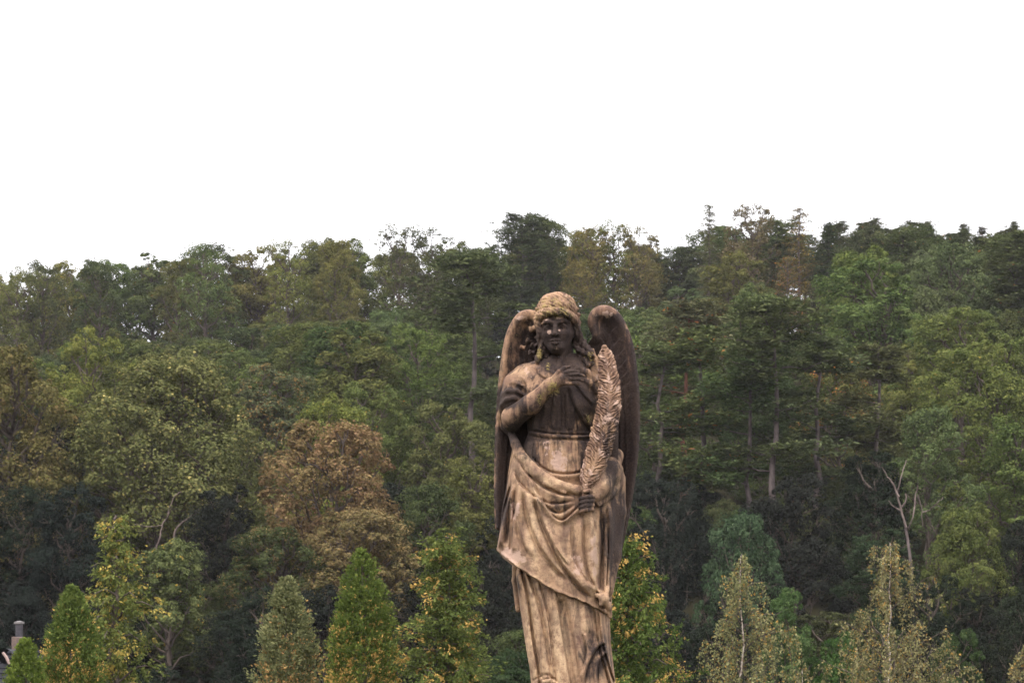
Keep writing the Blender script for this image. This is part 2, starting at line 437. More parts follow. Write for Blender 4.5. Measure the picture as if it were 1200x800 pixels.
def plant(name, meshes, loc, scale, rz, tint, accent=(.3, .2, .05), share=0.0, bark=None, leafmat=None, names=('trunk', 'crown')):
    root = empty(name, loc); root.scale = scale; root.rotation_euler = (0, 0, rz)
    for nm, me, mt in zip(list(names) + ['branches'], meshes, (bark or M_BARK, leafmat or M_LEAF, M_BARK)):
        o = bpy.data.objects.new(nm, me); COL.objects.link(o); o.parent = root
        if not me.materials: me.materials.append(mt)
        o.material_slots[0].link = 'OBJECT'; o.material_slots[0].material = mt
        o.color = (*tint, 1)
        o['accent'] = list(accent); o['accent_share'] = float(share)
    return root
# ------------------------------------------------------------------ land
def smooth01(t): t = np.clip(t, 0, 1); return t * t * (3 - 2 * t)
SKYLINE = [(-400, 330), (0, 318), (50, 306), (100, 304), (130, 298), (200, 294), (240, 283), (270, 299), (295, 292), (330, 281), (400, 279),
           (432, 289), (470, 268), (510, 266), (545, 288), (580, 284), (605, 262), (650, 262), (690, 268), (740, 268), (772, 290), (805, 292),
           (830, 262), (880, 258), (935, 262), (965, 264), (1000, 258), (1060, 264), (1100, 260), (1150, 266), (1200, 256), (1600, 245)]
def sky_py(px): return float(np.interp(px, [p[0] for p in SKYLINE], [p[1] for p in SKYLINE]))
def ridge(x):                                   # height of the ridge crest, higher to the right
    return 29.3 + 0.045 * x + 0.8 * np.sin(x * .045 + .6)
def terrain(x, y):
    t = (y - 74) / (192 - 74)
    up = np.where(t < 0, 0, np.where(t < 1, ridge(x) * (0.88 * np.clip(t, 0, 1) + 0.12 * smooth01(t)), ridge(x)))
    back = np.clip((y - 196) / 300, 0, 1)
    return up - 16 * smooth01(back) + 0.35 * np.sin(x * .21 + y * .13) * smooth01((y - 60) / 25)
xs = np.concatenate([np.linspace(-500, -140, 9), np.linspace(-120, 120, 81), np.linspace(140, 500, 9)])
ys = np.concatenate([np.linspace(-60, 60, 16), np.linspace(64, 210, 60), np.linspace(225, 700, 10)])
X, Y = np.meshgrid(xs, ys, indexing='ij')
Z = terrain(X, Y)
idx = np.arange(X.size).reshape(X.shape)
Fq = np.stack([idx[:-1, :-1], idx[1:, :-1], idx[1:, 1:], idx[:-1, 1:]], -1).reshape(-1, 4)
m, nt, out = new_mat('grass_ground')
b = nt.nodes.new('ShaderNodeBsdfDiffuse')
n1, n2 = noise(nt, .35, 6, .6), noise(nt, 9, 5, .65)
c = mixc(nt, maprange(nt, n1, .4, .62), (.035, .05, .016), (.06, .052, .028))
c = mixc(nt, mathn(nt, 'MULTIPLY', n2, .8), c, (.025, .03, .012))
tcg = nt.nodes.new('ShaderNodeTexCoord'); sg = nt.nodes.new('ShaderNodeSeparateXYZ'); nt.links.new(tcg.outputs['Object'], sg.inputs[0])
c = mixc(nt, maprange(nt, sg.outputs[1], 58, 74), c, mixc(nt, n2, (.012, .013, .008), (.028, .024, .013)))   # leaf litter under the wood
nt.links.new(c, b.inputs[0]); nt.links.new(b.outputs[0], out.inputs[0])
tag(link_mesh('ground', np_mesh('ground', np.stack([X, Y, Z], -1).reshape(-1, 3), Fq, smooth=True), m), 'grassy ground rising into the wooded hillside', kind='structure')
# ------------------------------------------------------------------ the wood on the hillside
BL = [broadleaf(11, 11, 3.0, nl=26), broadleaf(12, 10.5, 3.3, nl=30, shape=.6), broadleaf(13, 12, 2.8, nl=28, shape=1.4),
      broadleaf(14, 11, 3.1, nl=22, open_=.5), broadleaf(15, 10, 3.2, nl=32), broadleaf(16, 11.5, 2.7, nl=24, open_=.3)]
BLH = [(11, 3.0), (10.5, 3.3), (12, 2.8), (11, 3.1), (10, 3.2), (11.5, 2.7)]
OPEN = broadleaf(21, 11, 3.0, base=.35, nl=17, leaf=.13, per=22, open_=.9)
BIG = broadleaf(22, 12, 4.0, base=.30, nl=60, leaf=.115, per=46, open_=.15, twin=True)
OAK = broadleaf(23, 11, 3.1, base=.14, nl=52, leaf=.11, per=44, open_=.35, shape=-.3)
FORK = broadleaf(24, 8, 2.2, base=.36, nl=22, leaf=.11, per=42, open_=.3, twin=True)
PN = [pine(31), pine(32, R=2.3, base=.5), pine(33, R=3.0, base=.36, dens=1.2), pine(34, R=2.3, base=.30, dens=1.25, thin=.85), pine(35, R=2.0, base=.30, dens=1.2, thin=.85)]
SP = [spruce(41), spruce(42, R=1.4)]
LARCH = [spruce(43, H=15, R=1.5, dens=.8, droop=.0, leaf=.17, sparse=.1, power=.42), spruce(44, H=15, R=2.4, dens=1.0, droop=-.5, leaf=.16, sparse=.5, power=.38)]
KIND = {'bl%d' % i: (BL[i], *BLH[i]) for i in range(6)}
KIND.update({'open': (OPEN, 11, 3.0), 'big': (BIG, 12, 4.0), 'oak': (OAK, 11, 3.1), 'bfork': (FORK, 8, 2.2), 'pine0': (PN[0], 17, 2.6), 'pine1': (PN[1], 17, 2.3),
             'pine2': (PN[2], 17, 3.0), 'pinet': (PN[3], 17, 2.5), 'pineu': (PN[4], 17, 2.2), 'spruce0': (SP[0], 15, 1.7), 'spruce1': (SP[1], 15, 1.4), 'larch0': (LARCH[0], 15, 1.5), 'larch1': (LARCH[1], 15, 2.4)})
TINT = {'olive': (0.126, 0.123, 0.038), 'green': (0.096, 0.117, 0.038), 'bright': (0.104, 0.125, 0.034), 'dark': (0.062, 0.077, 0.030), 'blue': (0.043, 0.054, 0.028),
        'brown': (.150, .115, .050), 'sage': (.108, .108, .044), 'drab': (0.115, 0.103, 0.039), 'grey': (0.098, 0.115, 0.049), 'pined': (0.066, 0.077, 0.034), 'pineg': (0.089, 0.108, 0.045),
        'shade': (0.020, 0.025, 0.018), 'rust': (0.123, 0.094, 0.034), 'larch': (0.106, 0.097, 0.050), 'lime': (0.130, 0.142, 0.041)}  # 'shade' puts the gloom of the slope foot into the leaf colour
TINTWORD = {'olive': 'olive green', 'green': 'mid green', 'bright': 'bright green', 'dark': 'dark green', 'blue': 'bluish green', 'brown': 'brown leaved',
            'sage': 'soft olive', 'drab': 'dull brownish', 'shade': 'shaded green', 'grey': 'grey green', 'pined': 'dark needled', 'pineg': 'grey green needled', 'rust': 'rusty orange', 'larch': 'thin brownish', 'lime': 'yellow green'}
YEL, ORG = (.34, .24, .05), (.33, .13, .04)
# px, top row, distance, width in px, kind, tint, accent, share, label or None
KEY = [
 (195, 410, 93, 250, 'big', 'sage', (.30, .25, .09), .12, 'broad olive tree with many yellow tipped leaves, left of the brown oak'),
 (384, 486, 87, 182, 'oak', 'brown', (.23, .17, .075), .3, 'large rounded brown leaved oak standing left of the angel statue'),
 (415, 592, 84, 150, 'oak', 'brown', (.2, .14, .06), .3, 'low brown leaved tree just behind the paired green and gold cypress column'),
 (322, 612, 83, 130, 'oak', 'dark', (.2, .14, .06), .22, 'low dull green and brown tree below the left side of the large brown oak'),
 (0, 398, 92, 100, 'oak', 'drab', (.2, .14, .06), .15, 'brown tinged tree cut by the left edge of the photo halfway up'),
 (30, 560, 84, 120, 'bl3', 'shade', (.14, .10, .05), .16, 'dark green tree flecked with brown behind the metal chimney at the lower left'),
 (196, 628, 80, 118, 'bfork', 'grey', YEL, .10, 'small grey green tree with a forked bare trunk, right of the loose spindly cypress'),
 (432, 440, 106, 128, 'bl1', 'bright', YEL, .02, 'bright green tree rising directly behind the top of the brown oak'),
 (385, 458, 100, 90, 'bl4', 'lime', YEL, .04, 'yellow green crown peeping over the left shoulder of the brown oak'),
 (520, 462, 104, 120, 'bl0', 'green', YEL, .03, 'mid green tree below the tall bare pine trunk left of the statue'),
 (555, 520, 92, 100, 'bl2', 'bright', YEL, .02, 'bright green tree touching the left wing of the angel from behind'),
 (500, 560, 86, 110, 'bl3', 'dark', YEL, 0, 'bluish green tree between the brown oak and the angel'),
 (315, 418, 112, 62, 'bl5', 'grey', (.20, .13, .05), .30, 'small tree flecked with brown leaves right of the yellow tipped tree crown'),
 (105, 378, 118, 85, 'bl1', 'lime', YEL, .04, 'pale yellow green crown above the left part of the yellow tipped tree'),
 (552, 300, 116, 80, 'pinet', 'pineg', YEL, 0, 'tall pine with a long bare grey trunk left of the angel head'),
 (242, 283, 186, 62, 'open', 'green', YEL, .02, 'airy tree with sky showing through on the left part of the skyline'),
 (212, 298, 188, 70, 'bl3', 'drab', ORG, .05, 'brownish tinged skyline tree left of the airy tree'),
 (18, 316, 184, 62, 'open', 'olive', YEL, 0, 'sparse tree where the skyline meets the left edge'),
 (50, 302, 186, 60, 'open', 'dark', YEL, 0, 'dark sparse skyline tree, second from the left edge'),
 (115, 300, 184, 62, 'bl3', 'dark', YEL, 0, 'dark skyline tree left of the long even row'),
 (340, 279, 186, 66, 'open', 'olive', YEL, .02, 'sparse skyline tree right of the dip beside the airy tree'),
 (395, 277, 186, 62, 'bl3', 'olive', YEL, 0, 'olive skyline tree left of the pair of loose tree tops'),
 (472, 264, 190, 48, 'open', 'dark', YEL, 0, 'left one of the pair of loose dark tree tops on the skyline'),
 (506, 264, 191, 44, 'open', 'dark', YEL, 0, 'right one of the pair of loose dark tree tops on the skyline'),
 (612, 248, 188, 72, 'pine2', 'pined', YEL, 0, 'dense dark pine crown on the skyline above and left of the angel head'),
 (643, 250, 189, 50, 'bl3', 'dark', YEL, 0, 'dark bushy skyline tree right above the angel head'),
 (692, 262, 186, 50, 'open', 'olive', YEL, 0, 'first olive skyline tree right of the angel head'),
 (722, 260, 187, 42, 'open', 'green', YEL, 0, 'second thin green skyline tree right of the angel head'),
 (748, 263, 186, 46, 'open', 'olive', YEL, 0, 'third sparse skyline tree just above the right wing'),
 (830, 236, 184, 44, 'larch0', 'larch', YEL, 0, 'thin spire shaped larch, tallest of the skyline left of its wider neighbour'),
 (879, 235, 184, 62, 'open', 'larch', YEL, 0, 'airy brownish tree poking above the skyline between two thin spires'),
 (936, 240, 184, 52, 'larch0', 'drab', YEL, .1, 'pointed thin conifer on the skyline right of the two larches'),
 (925, 300, 160, 60, 'larch1', 'drab', ORG, .12, 'bare looking brownish conifer below the pointed skyline conifer'),
 (862, 292, 156, 118, 'bl0', 'olive', YEL, .02, 'broad olive tree below the two thin larches'),
 (1122, 350, 118, 92, 'bl5', 'lime', YEL, .03, 'bright yellow green pointed crown high on the right slope'),
 (1160, 388, 108, 165, 'bl1', 'bright', YEL, .03, 'large bright green tree on the right slope, nearest below the yellow green crown'),
 (1068, 398, 122, 60, 'bl2', 'lime', YEL, .02, 'small yellow green crown left of the large bright green tree'),
 (1195, 470, 98, 120, 'bl2', 'green', YEL, .02, 'mid green tree cut by the right edge of the photo'),
 (985, 412, 112, 52, 'bl3', 'drab', ORG, .22, 'small orange brown tree among grey green pines on the right'),
 (1090, 470, 98, 125, 'bl3', 'pineg', YEL, 0, 'wispy grey green tree above the bare dead branches'),
 (1020, 520, 90, 90, 'bl5', 'shade', YEL, 0, 'dark green tree just left of the bare dead branches'),
 (797, 352, 112, 92, 'pinet', 'pineg', ORG, .02, 'pine with reddish bare trunk nearest right of the angel wing'),
 (824, 384, 104, 84, 'pineu', 'pineg', ORG, .02, 'pine with a pale grey trunk, second right of the angel wing'),
 (768, 398, 108, 66, 'pineu', 'pineg', YEL, 0, 'thin trunked pine directly beside the right wing'),
 (872, 402, 102, 84, 'pinet', 'pineg', YEL, 0, 'grey green pine right of the pale trunked pine'),
 (906, 352, 101, 104, 'pinet', 'pineg', YEL, 0, 'tall pine with the thickest bare trunk in the middle of the right slope'),
 (954, 388, 102, 92, 'pineu', 'pineg', YEL, 0, 'pine with a thin straight trunk right of the thickest trunked pine'),
 (1030, 400, 104, 80, 'pineu', 'pineg', YEL, 0, 'pine on the right slope whose trunk shows above the bare branches'),
 (880, 330, 128, 110, 'bl4', 'grey', YEL, 0, 'grey green tree between the broad olive tree and the tall pines'),
 (780, 545, 84, 120, 'bl1', 'shade', YEL, 0, 'dark bluish tree behind the golden tipped cypress right of the statue'),
 (930, 545, 82, 110, 'bl0', 'shade', YEL, 0, 'dark green tree between the two weeping birches'),
 (1135, 585, 82, 105, 'bl4', 'green', YEL, 0, 'mid green tree right of the bare dead branches'),
 (1195, 600, 84, 95, 'bl0', 'shade', YEL, 0, 'dark green tree at the right edge above the pale birch'),
 (560, 640, 80, 100, 'bl2', 'shade', YEL, 0, 'dark green tree behind the statue, left of its skirt'),
 (85, 560, 82, 110, 'bl0', 'shade', YEL, 0, 'dark green tree behind the loose orange tipped cypress at left'),
 (262, 560, 86, 90, 'bl2', 'shade', YEL, 0, 'dark green tree between the forked trunk and the brown oak'),
]
TREES = []
def wood_tree(px, top, Yd, wpx, kind, tint, acc, share, label, key=False, rz=None):
    x, y, zt = at(px, top, Yd); zg = float(terrain(x, y)); mesh, h0, r0 = KIND[kind]
    H = max(zt - zg, 2.5); W = wpx / FPX * Yd
    W = max(W, H * (.24 if kind[0] == 'l' else .34 if kind[0] == 's' else .52)); sxy = W / (2.0 * r0); sz = H / (h0 * 1.02)
    conif = kind.startswith(('pine', 'spruce', 'larch'))
    bark = M_BARK_RED if (kind == 'pinet' and top < 360 and 700 < px < 850) else M_BARK_GREY if conif else M_BARK
    rng = random.Random(int(px * 7 + top * 13))
    tn = tuple(c * rng.uniform(.9, 1.1) for c in TINT[tint])
    nm = {'p': 'pine_tree', 's': 'spruce_tree', 'l': 'larch_tree', 'o': 'broadleaf_tree', 'b': 'broadleaf_tree'}[kind[0]]
    if kind == 'oak': nm = 'oak_tree'
    r = plant(nm, mesh, (x, y, zg), (sxy, sxy, sz), rng.uniform(0, 6.28) if rz is None else rz, tn, acc, share, bark, M_NEEDLE if conif else M_LEAF)
    TREES.append(dict(o=r, px=px, top=top, Y=Yd, w=wpx, kind=kind, tint=tint, label=label, x=x, key=key))
for k in KEY: wood_tree(*k, key=True, rz=3.3 if k[4] == 'big' else None)
# the rest of the wood: staggered rows climbing the slope
rg = random.Random(5)
for row in range(16):
    Yr = 196 - row * 7.8
    half = 0.5 * Yr / FPX * 1200 + 4
    step = 3.8 if row < 2 else 4.9
    n = int(2 * half / step) + 1; off = rg.uniform(0, step)
    for i in range(n):
        x = -half + i * step + off + rg.uniform(-1, 1); Yd = Yr + rg.uniform(-2.6, 2.6)
        px = 600 + x / Yd * FPX; zg = float(terrain(x, Yd))
        if px < -70 or px > 1270: continue
        right = px > 770 + rg.uniform(-60, 60)
        u = rg.random()
        if row < 5 and right and px > 930: kind, tint, H = rg.choice(['spruce0', 'spruce1', 'spruce0', 'pine2'] if row < 2 else ['pine0', 'pine2', 'pine2', 'spruce0']), 'pined', rg.uniform(11.5, 14)
        elif right and row < 11: kind, tint, H = (rg.choice(['pine0', 'pine1', 'pine2']), 'pineg', rg.uniform(11, 13)) if u < .35 else ('bl%d' % rg.randrange(6), rg.choice(['grey', 'green', 'pineg', 'dark']), rg.uniform(8.5, 11.5))
        elif u < .05: kind, tint, H = 'pine1', 'pined', rg.uniform(11, 13)
        else:
            kind = 'bl%d' % rg.randrange(6)
            pal = ['olive', 'green', 'green', 'olive', 'green', 'dark'] if px < 420 else ['green', 'olive', 'green', 'dark', 'grey']
            if row > 10: pal = ['dark', 'shade', 'blue', 'shade']  # lowest rows: shade painted by darker leaf tints
            tint = rg.choice(pal); H = rg.uniform(7.8, 10.8)
        if row > 11: H *= .8
        top = HY - (zg + H - CZ) / Yd * FPX
        lim = sky_py(px) - 5 + (rg.uniform(0, 5) if row < 2 else rg.uniform(8, 22))
        top = lim if row < 2 else max(top, lim)
        w = (rg.uniform(5.4, 7.6) if kind[0] == 'b' else rg.uniform(4.0, 5.2)) * FPX / Yd
        if kind == 'spruce0': w *= .8
        if any(t['key'] and abs(t['Y'] - Yd) < 4.5 and abs(t['x'] - x) < (t['w'] / FPX * t['Y'] * .5 + .6) for t in TREES): continue
        # never stand in front of a tree the photograph singles out
        if any(t['key'] and Yd < t['Y'] - 2 and abs(t['px'] - px) < t['w'] * .42 + w * .3 and top < t['top'] + (95 if t['kind'][0] != 'p' else 190) for t in TREES):
            top = max(t['top'] + (95 if t['kind'][0] != 'p' else 190) for t in TREES if t['key'] and Yd < t['Y'] - 2 and abs(t['px'] - px) < t['w'] * .42 + w * .3)
            if zg + 3.2 > CZ + (HY - top) * Yd / FPX: continue
            kind = 'bl%d' % rg.randrange(6)
            hh = CZ + (HY - top) * Yd / FPX - zg
            w = min(w, max(hh * .75, 3.0) * FPX / Yd)
            tint = 'dark' if tint in ('olive', 'drab') else tint
        wood_tree(px, top, Yd, w, kind, tint, YEL if rg.random() < .6 else ORG, .03 if px < 760 and rg.random() < .5 else .004, None)
# thicket along the foot of the slope, its shade put into the leaf tints
for i in range(22):
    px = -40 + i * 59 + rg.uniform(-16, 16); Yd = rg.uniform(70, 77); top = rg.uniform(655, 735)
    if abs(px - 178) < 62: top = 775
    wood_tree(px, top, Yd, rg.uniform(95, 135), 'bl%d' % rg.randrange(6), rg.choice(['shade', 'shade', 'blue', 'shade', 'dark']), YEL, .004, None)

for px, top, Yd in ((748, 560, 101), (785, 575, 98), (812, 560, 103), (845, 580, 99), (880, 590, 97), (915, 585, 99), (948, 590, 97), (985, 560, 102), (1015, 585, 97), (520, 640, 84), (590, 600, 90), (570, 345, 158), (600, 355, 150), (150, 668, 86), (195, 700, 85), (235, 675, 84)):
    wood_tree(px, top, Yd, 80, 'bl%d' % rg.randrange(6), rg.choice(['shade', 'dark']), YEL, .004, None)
for i in range(34):
    x = -52 + i * 3.3 + rg.uniform(-1, 1); Yd = rg.uniform(199, 206); px = 600 + x / Yd * FPX; zg = float(terrain(x, Yd))
    if px < -60 or px > 1260: continue
    top = sky_py(px) + rg.uniform(2, 18)
    wood_tree(px, top, Yd, rg.uniform(75, 100), 'bl%d' % rg.randrange(6), 'dark' if px > 850 else rg.choice(['olive', 'dark', 'green', 'green']), YEL, .004, None)
print('TREES', len(TREES))
# ---- labels of the trees the photograph does not single out: look + where they stand on the slope
ORD = ['', 'second ', 'third ', 'fourth ', 'fifth ', 'sixth ', 'seventh ', 'eighth ', 'ninth ', 'tenth ', 'eleventh ', 'twelfth ']
def band(t):
    if t['top'] < sky_py(t['px']) + 14: return 'on the skyline'
    for lim, s in ((345, 'just under the skyline'), (390, 'high on the slope'), (440, 'on the upper middle slope'), (500, 'on the middle slope'),
                   (570, 'on the lower slope'), (640, 'low on the slope'), (2000, 'at the slope foot')):
        if t['top'] < lim: return s
def zone(px):
    for lim, s in ((95, 'at the left edge'), (280, 'above the loose cypress'), (480, 'near the brown oak'), (600, 'left of the statue'), (745, 'behind the statue'),
                   (850, 'right of the statue wing'), (960, 'above the left birch'), (1105, 'above the right birch'), (5000, 'at the right edge')):
        if px < lim: return s
buckets = {}
for t in TREES:
    if t['label'] is None:
        noun = {'p': 'pine', 's': 'spruce', 'l': 'larch'}.get(t['kind'][0], 'tree' if t['top'] < 640 else 'bushy tree')
        t['base'] = '%s %s' % (TINTWORD[t['tint']], noun); t['where'] = '%s, %s' % (band(t), zone(t['px']))
        buckets.setdefault((t['base'], t['where']), []).append(t)
for (b_, w_), ts in buckets.items():
    ts.sort(key=lambda t: t['px'])
    for i, t in enumerate(ts):
        t['label'] = ('%s%s %s' % (ORD[i] if i else ('leftmost ' if len(ts) > 1 else ''), b_, w_)).strip()
GROUPS = {'broadleaf_tree': 'broadleaf trees of the hillside wood', 'oak_tree': 'brown leaved oaks at the foot of the slope', 'pine_tree': 'pines of the hillside wood',
          'spruce_tree': 'spruces of the hillside wood', 'larch_tree': 'thin larches on the hill'}
for t in TREES:
    nm = t['o'].name.split('.')[0]
    tag(t['o'], t['label'], nm.replace('_tree', ' tree') if nm != 'broadleaf_tree' else 'tree', GROUPS[nm])
# ---- the wood goes on past both edges of the photograph: one coarse mass on each side, never in the picture itself
def coarse(me, step, rng):
    n = len(me.vertices); co = np.empty(n * 3, np.float32); me.vertices.foreach_get('co', co); q = co.reshape(-1, 4, 3)
    q = q[rng.permutation(len(q))[::step]]; c = q.mean(1, keepdims=True)
    return c + (q - c) * 2.1
def beyond(sgn):
    rng = np.random.default_rng(90 + sgn); Vs, Vr = [], []
    src = [(coarse(b[1], 9, rng), h) for b, h in zip(BL[:4], BLH[:4])]
    for Yd in np.arange(100, 206, 8.5):
        edge = (600 + 95) / FPX * Yd if sgn > 0 else (600 + 95) / FPX * Yd
        for k in range(7):
            x = sgn * (edge + 5.5 + k * 6.2 + rng.uniform(-1.2, 1.2)); y = Yd + rng.uniform(-2.5, 2.5)
            q, (h0, r0) = src[rng.integers(4)]; a = rng.uniform(0, 6.28); s = rng.uniform(.7, .95)
            R_z = np.array([[math.cos(a), -math.sin(a), 0], [math.sin(a), math.cos(a), 0], [0, 0, 1]])
            Vs.append((q.reshape(-1, 3) @ R_z.T) * s + np.array([x, y, float(terrain(x, y))])); Vr.append(rng.uniform(size=len(q)))
    V = np.concatenate(Vs); n = len(V) // 4
    me = np_mesh('woodland', V, np.arange(4 * n).reshape(n, 4), {'var': np.concatenate(Vr), 'spot': np.ones(n)})
    o = link_mesh('woodland', me, M_LEAF); o.color = (*TINT['dark'], 1); o['accent'] = list(YEL); o['accent_share'] = 0.0
    tag(o, 'green wood continuing beyond the %s edge of the photo' % ('right' if sgn > 0 else 'left'), 'woodland', kind='stuff')
beyond(-1); beyond(1)
# ------------------------------------------------------------------ the stone angel, carved as solid fields and meshed
K = 0.004                                        # metres per carving unit (one photo pixel at the statue)
SY = FPX * K                                     # distance of the statue
BASE = (55.0, 0.0, -58.0)                        # centre of its foot in carving units (x, depth, height)
def P(px, py, d=0.0):
    f = (SY + d * K) / SY
    return np.array([(px - 600) * f, d, (HY - py) * f])

class Field:
    def __init__(s, lo, hi, vox):
        s.lo, s.vox = np.array(lo, float), vox
        n = np.ceil((np.array(hi) - s.lo) / vox).astype(int) + 1
        s.x, s.d, s.h = [(s.lo[i] + np.arange(n[i]) * vox).astype(np.float32) for i in range(3)]
        s.X, s.D, s.Hh = s.x[:, None, None], s.d[None, :, None], s.h[None, None, :]
        s.F = np.full(n, 60.0, np.float32)
    def box(s, lo, hi):
        a = [max(0, int((lo[i] - s.lo[i]) / s.vox)) for i in range(3)]
        b = [min(s.F.shape[i], int((hi[i] - s.lo[i]) / s.vox) + 2) for i in range(3)]
        return tuple(slice(a[i], max(a[i], b[i])) for i in range(3))
    def sub(s, lo, hi):
        bx = s.box(lo, hi)
        return bx, s.x[bx[0]][:, None, None], s.d[bx[1]][None, :, None], s.h[bx[2]][None, None, :]
    def put(s, bx, f, k=0.0, cut=False):
        g = s.F[bx]
        if cut:
            if k > 0:
                q = np.clip(.5 - .5 * (g + f) / k, 0, 1); s.F[bx] = g + (-f - g) * q + k * q * (1 - q)
            else: s.F[bx] = np.maximum(g, -f)
        elif k > 0:
            q = np.clip(.5 + .5 * (g - f) / k, 0, 1); s.F[bx] = g + (f - g) * q - k * q * (1 - q)
        else: s.F[bx] = np.minimum(g, f)
    def ell(s, c, r, k=3.0, cut=False, rot=0.0):
        c, r = np.array(c, float), np.array(r, float); m = max(r) + 8
        bx, X, D, Z = s.sub(c - m, c + m)
        x, z = X - c[0], Z - c[2]
        if rot: x, z = x * math.cos(rot) + z * math.sin(rot), -x * math.sin(rot) + z * math.cos(rot)
        q = np.sqrt((x / r[0]) ** 2 + ((D - c[1]) / r[1]) ** 2 + (z / r[2]) ** 2)
        s.put(bx, (q - 1) * min(r), k, cut)
    def cone(s, a, b, ra, rb, k=3.0, cut=False, flat=1.0):
        a, b = np.array(a, float), np.array(b, float); m = max(ra, rb) + 8
        bx, X, D, Z = s.sub(np.minimum(a, b) - m, np.maximum(a, b) + m)
        ab = b - a; L = float(ab @ ab) + 1e-6
        t = np.clip(((X - a[0]) * ab[0] + (D - a[1]) * ab[1] + (Z - a[2]) * ab[2]) / L, 0, 1)
        f = np.sqrt((X - a[0] - t * ab[0]) ** 2 + ((D - a[1] - t * ab[1]) / flat) ** 2 + (Z - a[2] - t * ab[2]) ** 2) - (ra + (rb - ra) * t)
        s.put(bx, f, k, cut)
    def chain(s, pts, rads, k=2.0, cut=False, flat=1.0):
        for i in range(len(pts) - 1): s.cone(pts[i], pts[i + 1], rads[i], rads[i + 1], k, cut, flat)
    def stack(s, rows, power=2.3, angular=None):
        """rows: (py, left, right, half depth, centre depth); solid of elliptical sections"""
        r = sorted([((HY - p[0]), (p[1] + p[2]) / 2 - 600, (p[2] - p[1]) / 2, p[3], p[4]) for p in rows])
        hh = [q[0] for q in r]; cx, a, b, cd = [np.interp(s.h, hh, [q[i] for q in r])[None, None, :] for i in (1, 2, 3, 4)]
        u, v = (s.X - cx) / a, (s.D - cd) / b
        rr = (np.abs(u) ** power + np.abs(v) ** power) ** (1 / power)
        f = (rr - 1) * np.minimum(a, b)
        if angular is not None: f = f - angular(np.arctan2(v, u), s.Hh, u, v)
        top, bot = hh[-1], hh[0]
        f = np.maximum(f, np.maximum(s.Hh - top, bot - s.Hh))
        return f.astype(np.float32)
    def relief(s): return Relief(s.x, s.h)

def seg_dist(X, Z, pts):
    """distance, run length fraction and signed side to a polyline in the x-h plane"""
    best = np.full(np.broadcast(X, Z).shape, 1e9, np.float32); tt = best * 0; sd = best * 0
    L = [0.0]
    for i in range(len(pts) - 1): L.append(L[-1] + math.hypot(pts[i + 1][0] - pts[i][0], pts[i + 1][1] - pts[i][1]))
    for i in range(len(pts) - 1):
        ax, az = pts[i]; bx, bz = pts[i + 1]; dx, dz = bx - ax, bz - az; l2 = dx * dx + dz * dz + 1e-6
        t = np.clip(((X - ax) * dx + (Z - az) * dz) / l2, 0, 1)
        ex, ez = X - ax - t * dx, Z - az - t * dz; d = np.sqrt(ex * ex + ez * ez)
        m = d < best
        best = np.where(m, d, best); tt = np.where(m, (L[i] + t * math.sqrt(l2)) / L[-1], tt)
        sd = np.where(m, np.sign(dx * ez - dz * ex) * d, sd)
    return best, tt, sd

def spline(pts, n=6):
    pts = [np.array(p, float) for p in pts]; out = []
    ext = [2 * pts[0] - pts[1]] + pts + [2 * pts[-1] - pts[-2]]
    for i in range(1, len(ext) - 2):
        p0, p1, p2, p3 = ext[i - 1:i + 3]
        for t in np.linspace(0, 1, n, endpoint=False):
            out.append(.5 * ((2 * p1) + (-p0 + p2) * t + (2 * p0 - 5 * p1 + 4 * p2 - p3) * t * t + (-p0 + 3 * p1 - 3 * p2 + p3) * t ** 3))
    return out + [pts[-1]]

class Relief:
    """height added towards the front, drawn as fold strokes over the front view"""
    def __init__(s, x, h): s.X, s.Z = np.meshgrid(x, h, indexing='ij'); s.M = np.zeros(s.X.shape, np.float32)
    def stroke(s, pts, w=3.0, amp=3.0, side=0, groove=.6, d=-30, fade=(.12, .12)):
        q = [(p[0], p[2]) for p in (P(a, b, d) for a, b in spline([np.array(p, float) for p in pts]))]
        dist, t, sd = seg_dist(s.X, s.Z, q)
        env = np.clip(t / max(fade[0], 1e-3), 0, 1) * np.clip((1 - t) / max(fade[1], 1e-3), 0, 1); env = env * env * (3 - 2 * env)
        end = np.exp(-np.maximum(0, dist - np.abs(sd)) ** 2)
        if side == 0: g = np.exp(-(sd / w) ** 2)
        else:
            u = sd * side
            g = np.where(u > 0, np.exp(-(u / (w * 1.9)) ** 2), np.exp(-(u / (w * .45)) ** 2)) - groove * np.exp(-((u + w * .85) / (w * .5)) ** 2)
        s.M += (amp * g * env).astype(np.float32)
    def blob(s, px, py, rx, ry, amp, d=-30):
        c = P(px, py, d); s.M += amp * np.exp(-((s.X - c[0]) / rx) ** 2 - ((s.Z - c[2]) / ry) ** 2)
    def on(s, f, D, lo=-4.0, hi=-20.0):
        w = np.clip((D - lo) / (hi - lo), 0, 1); w = w * w * (3 - 2 * w)
        return f - s.M[:, None, :] * w

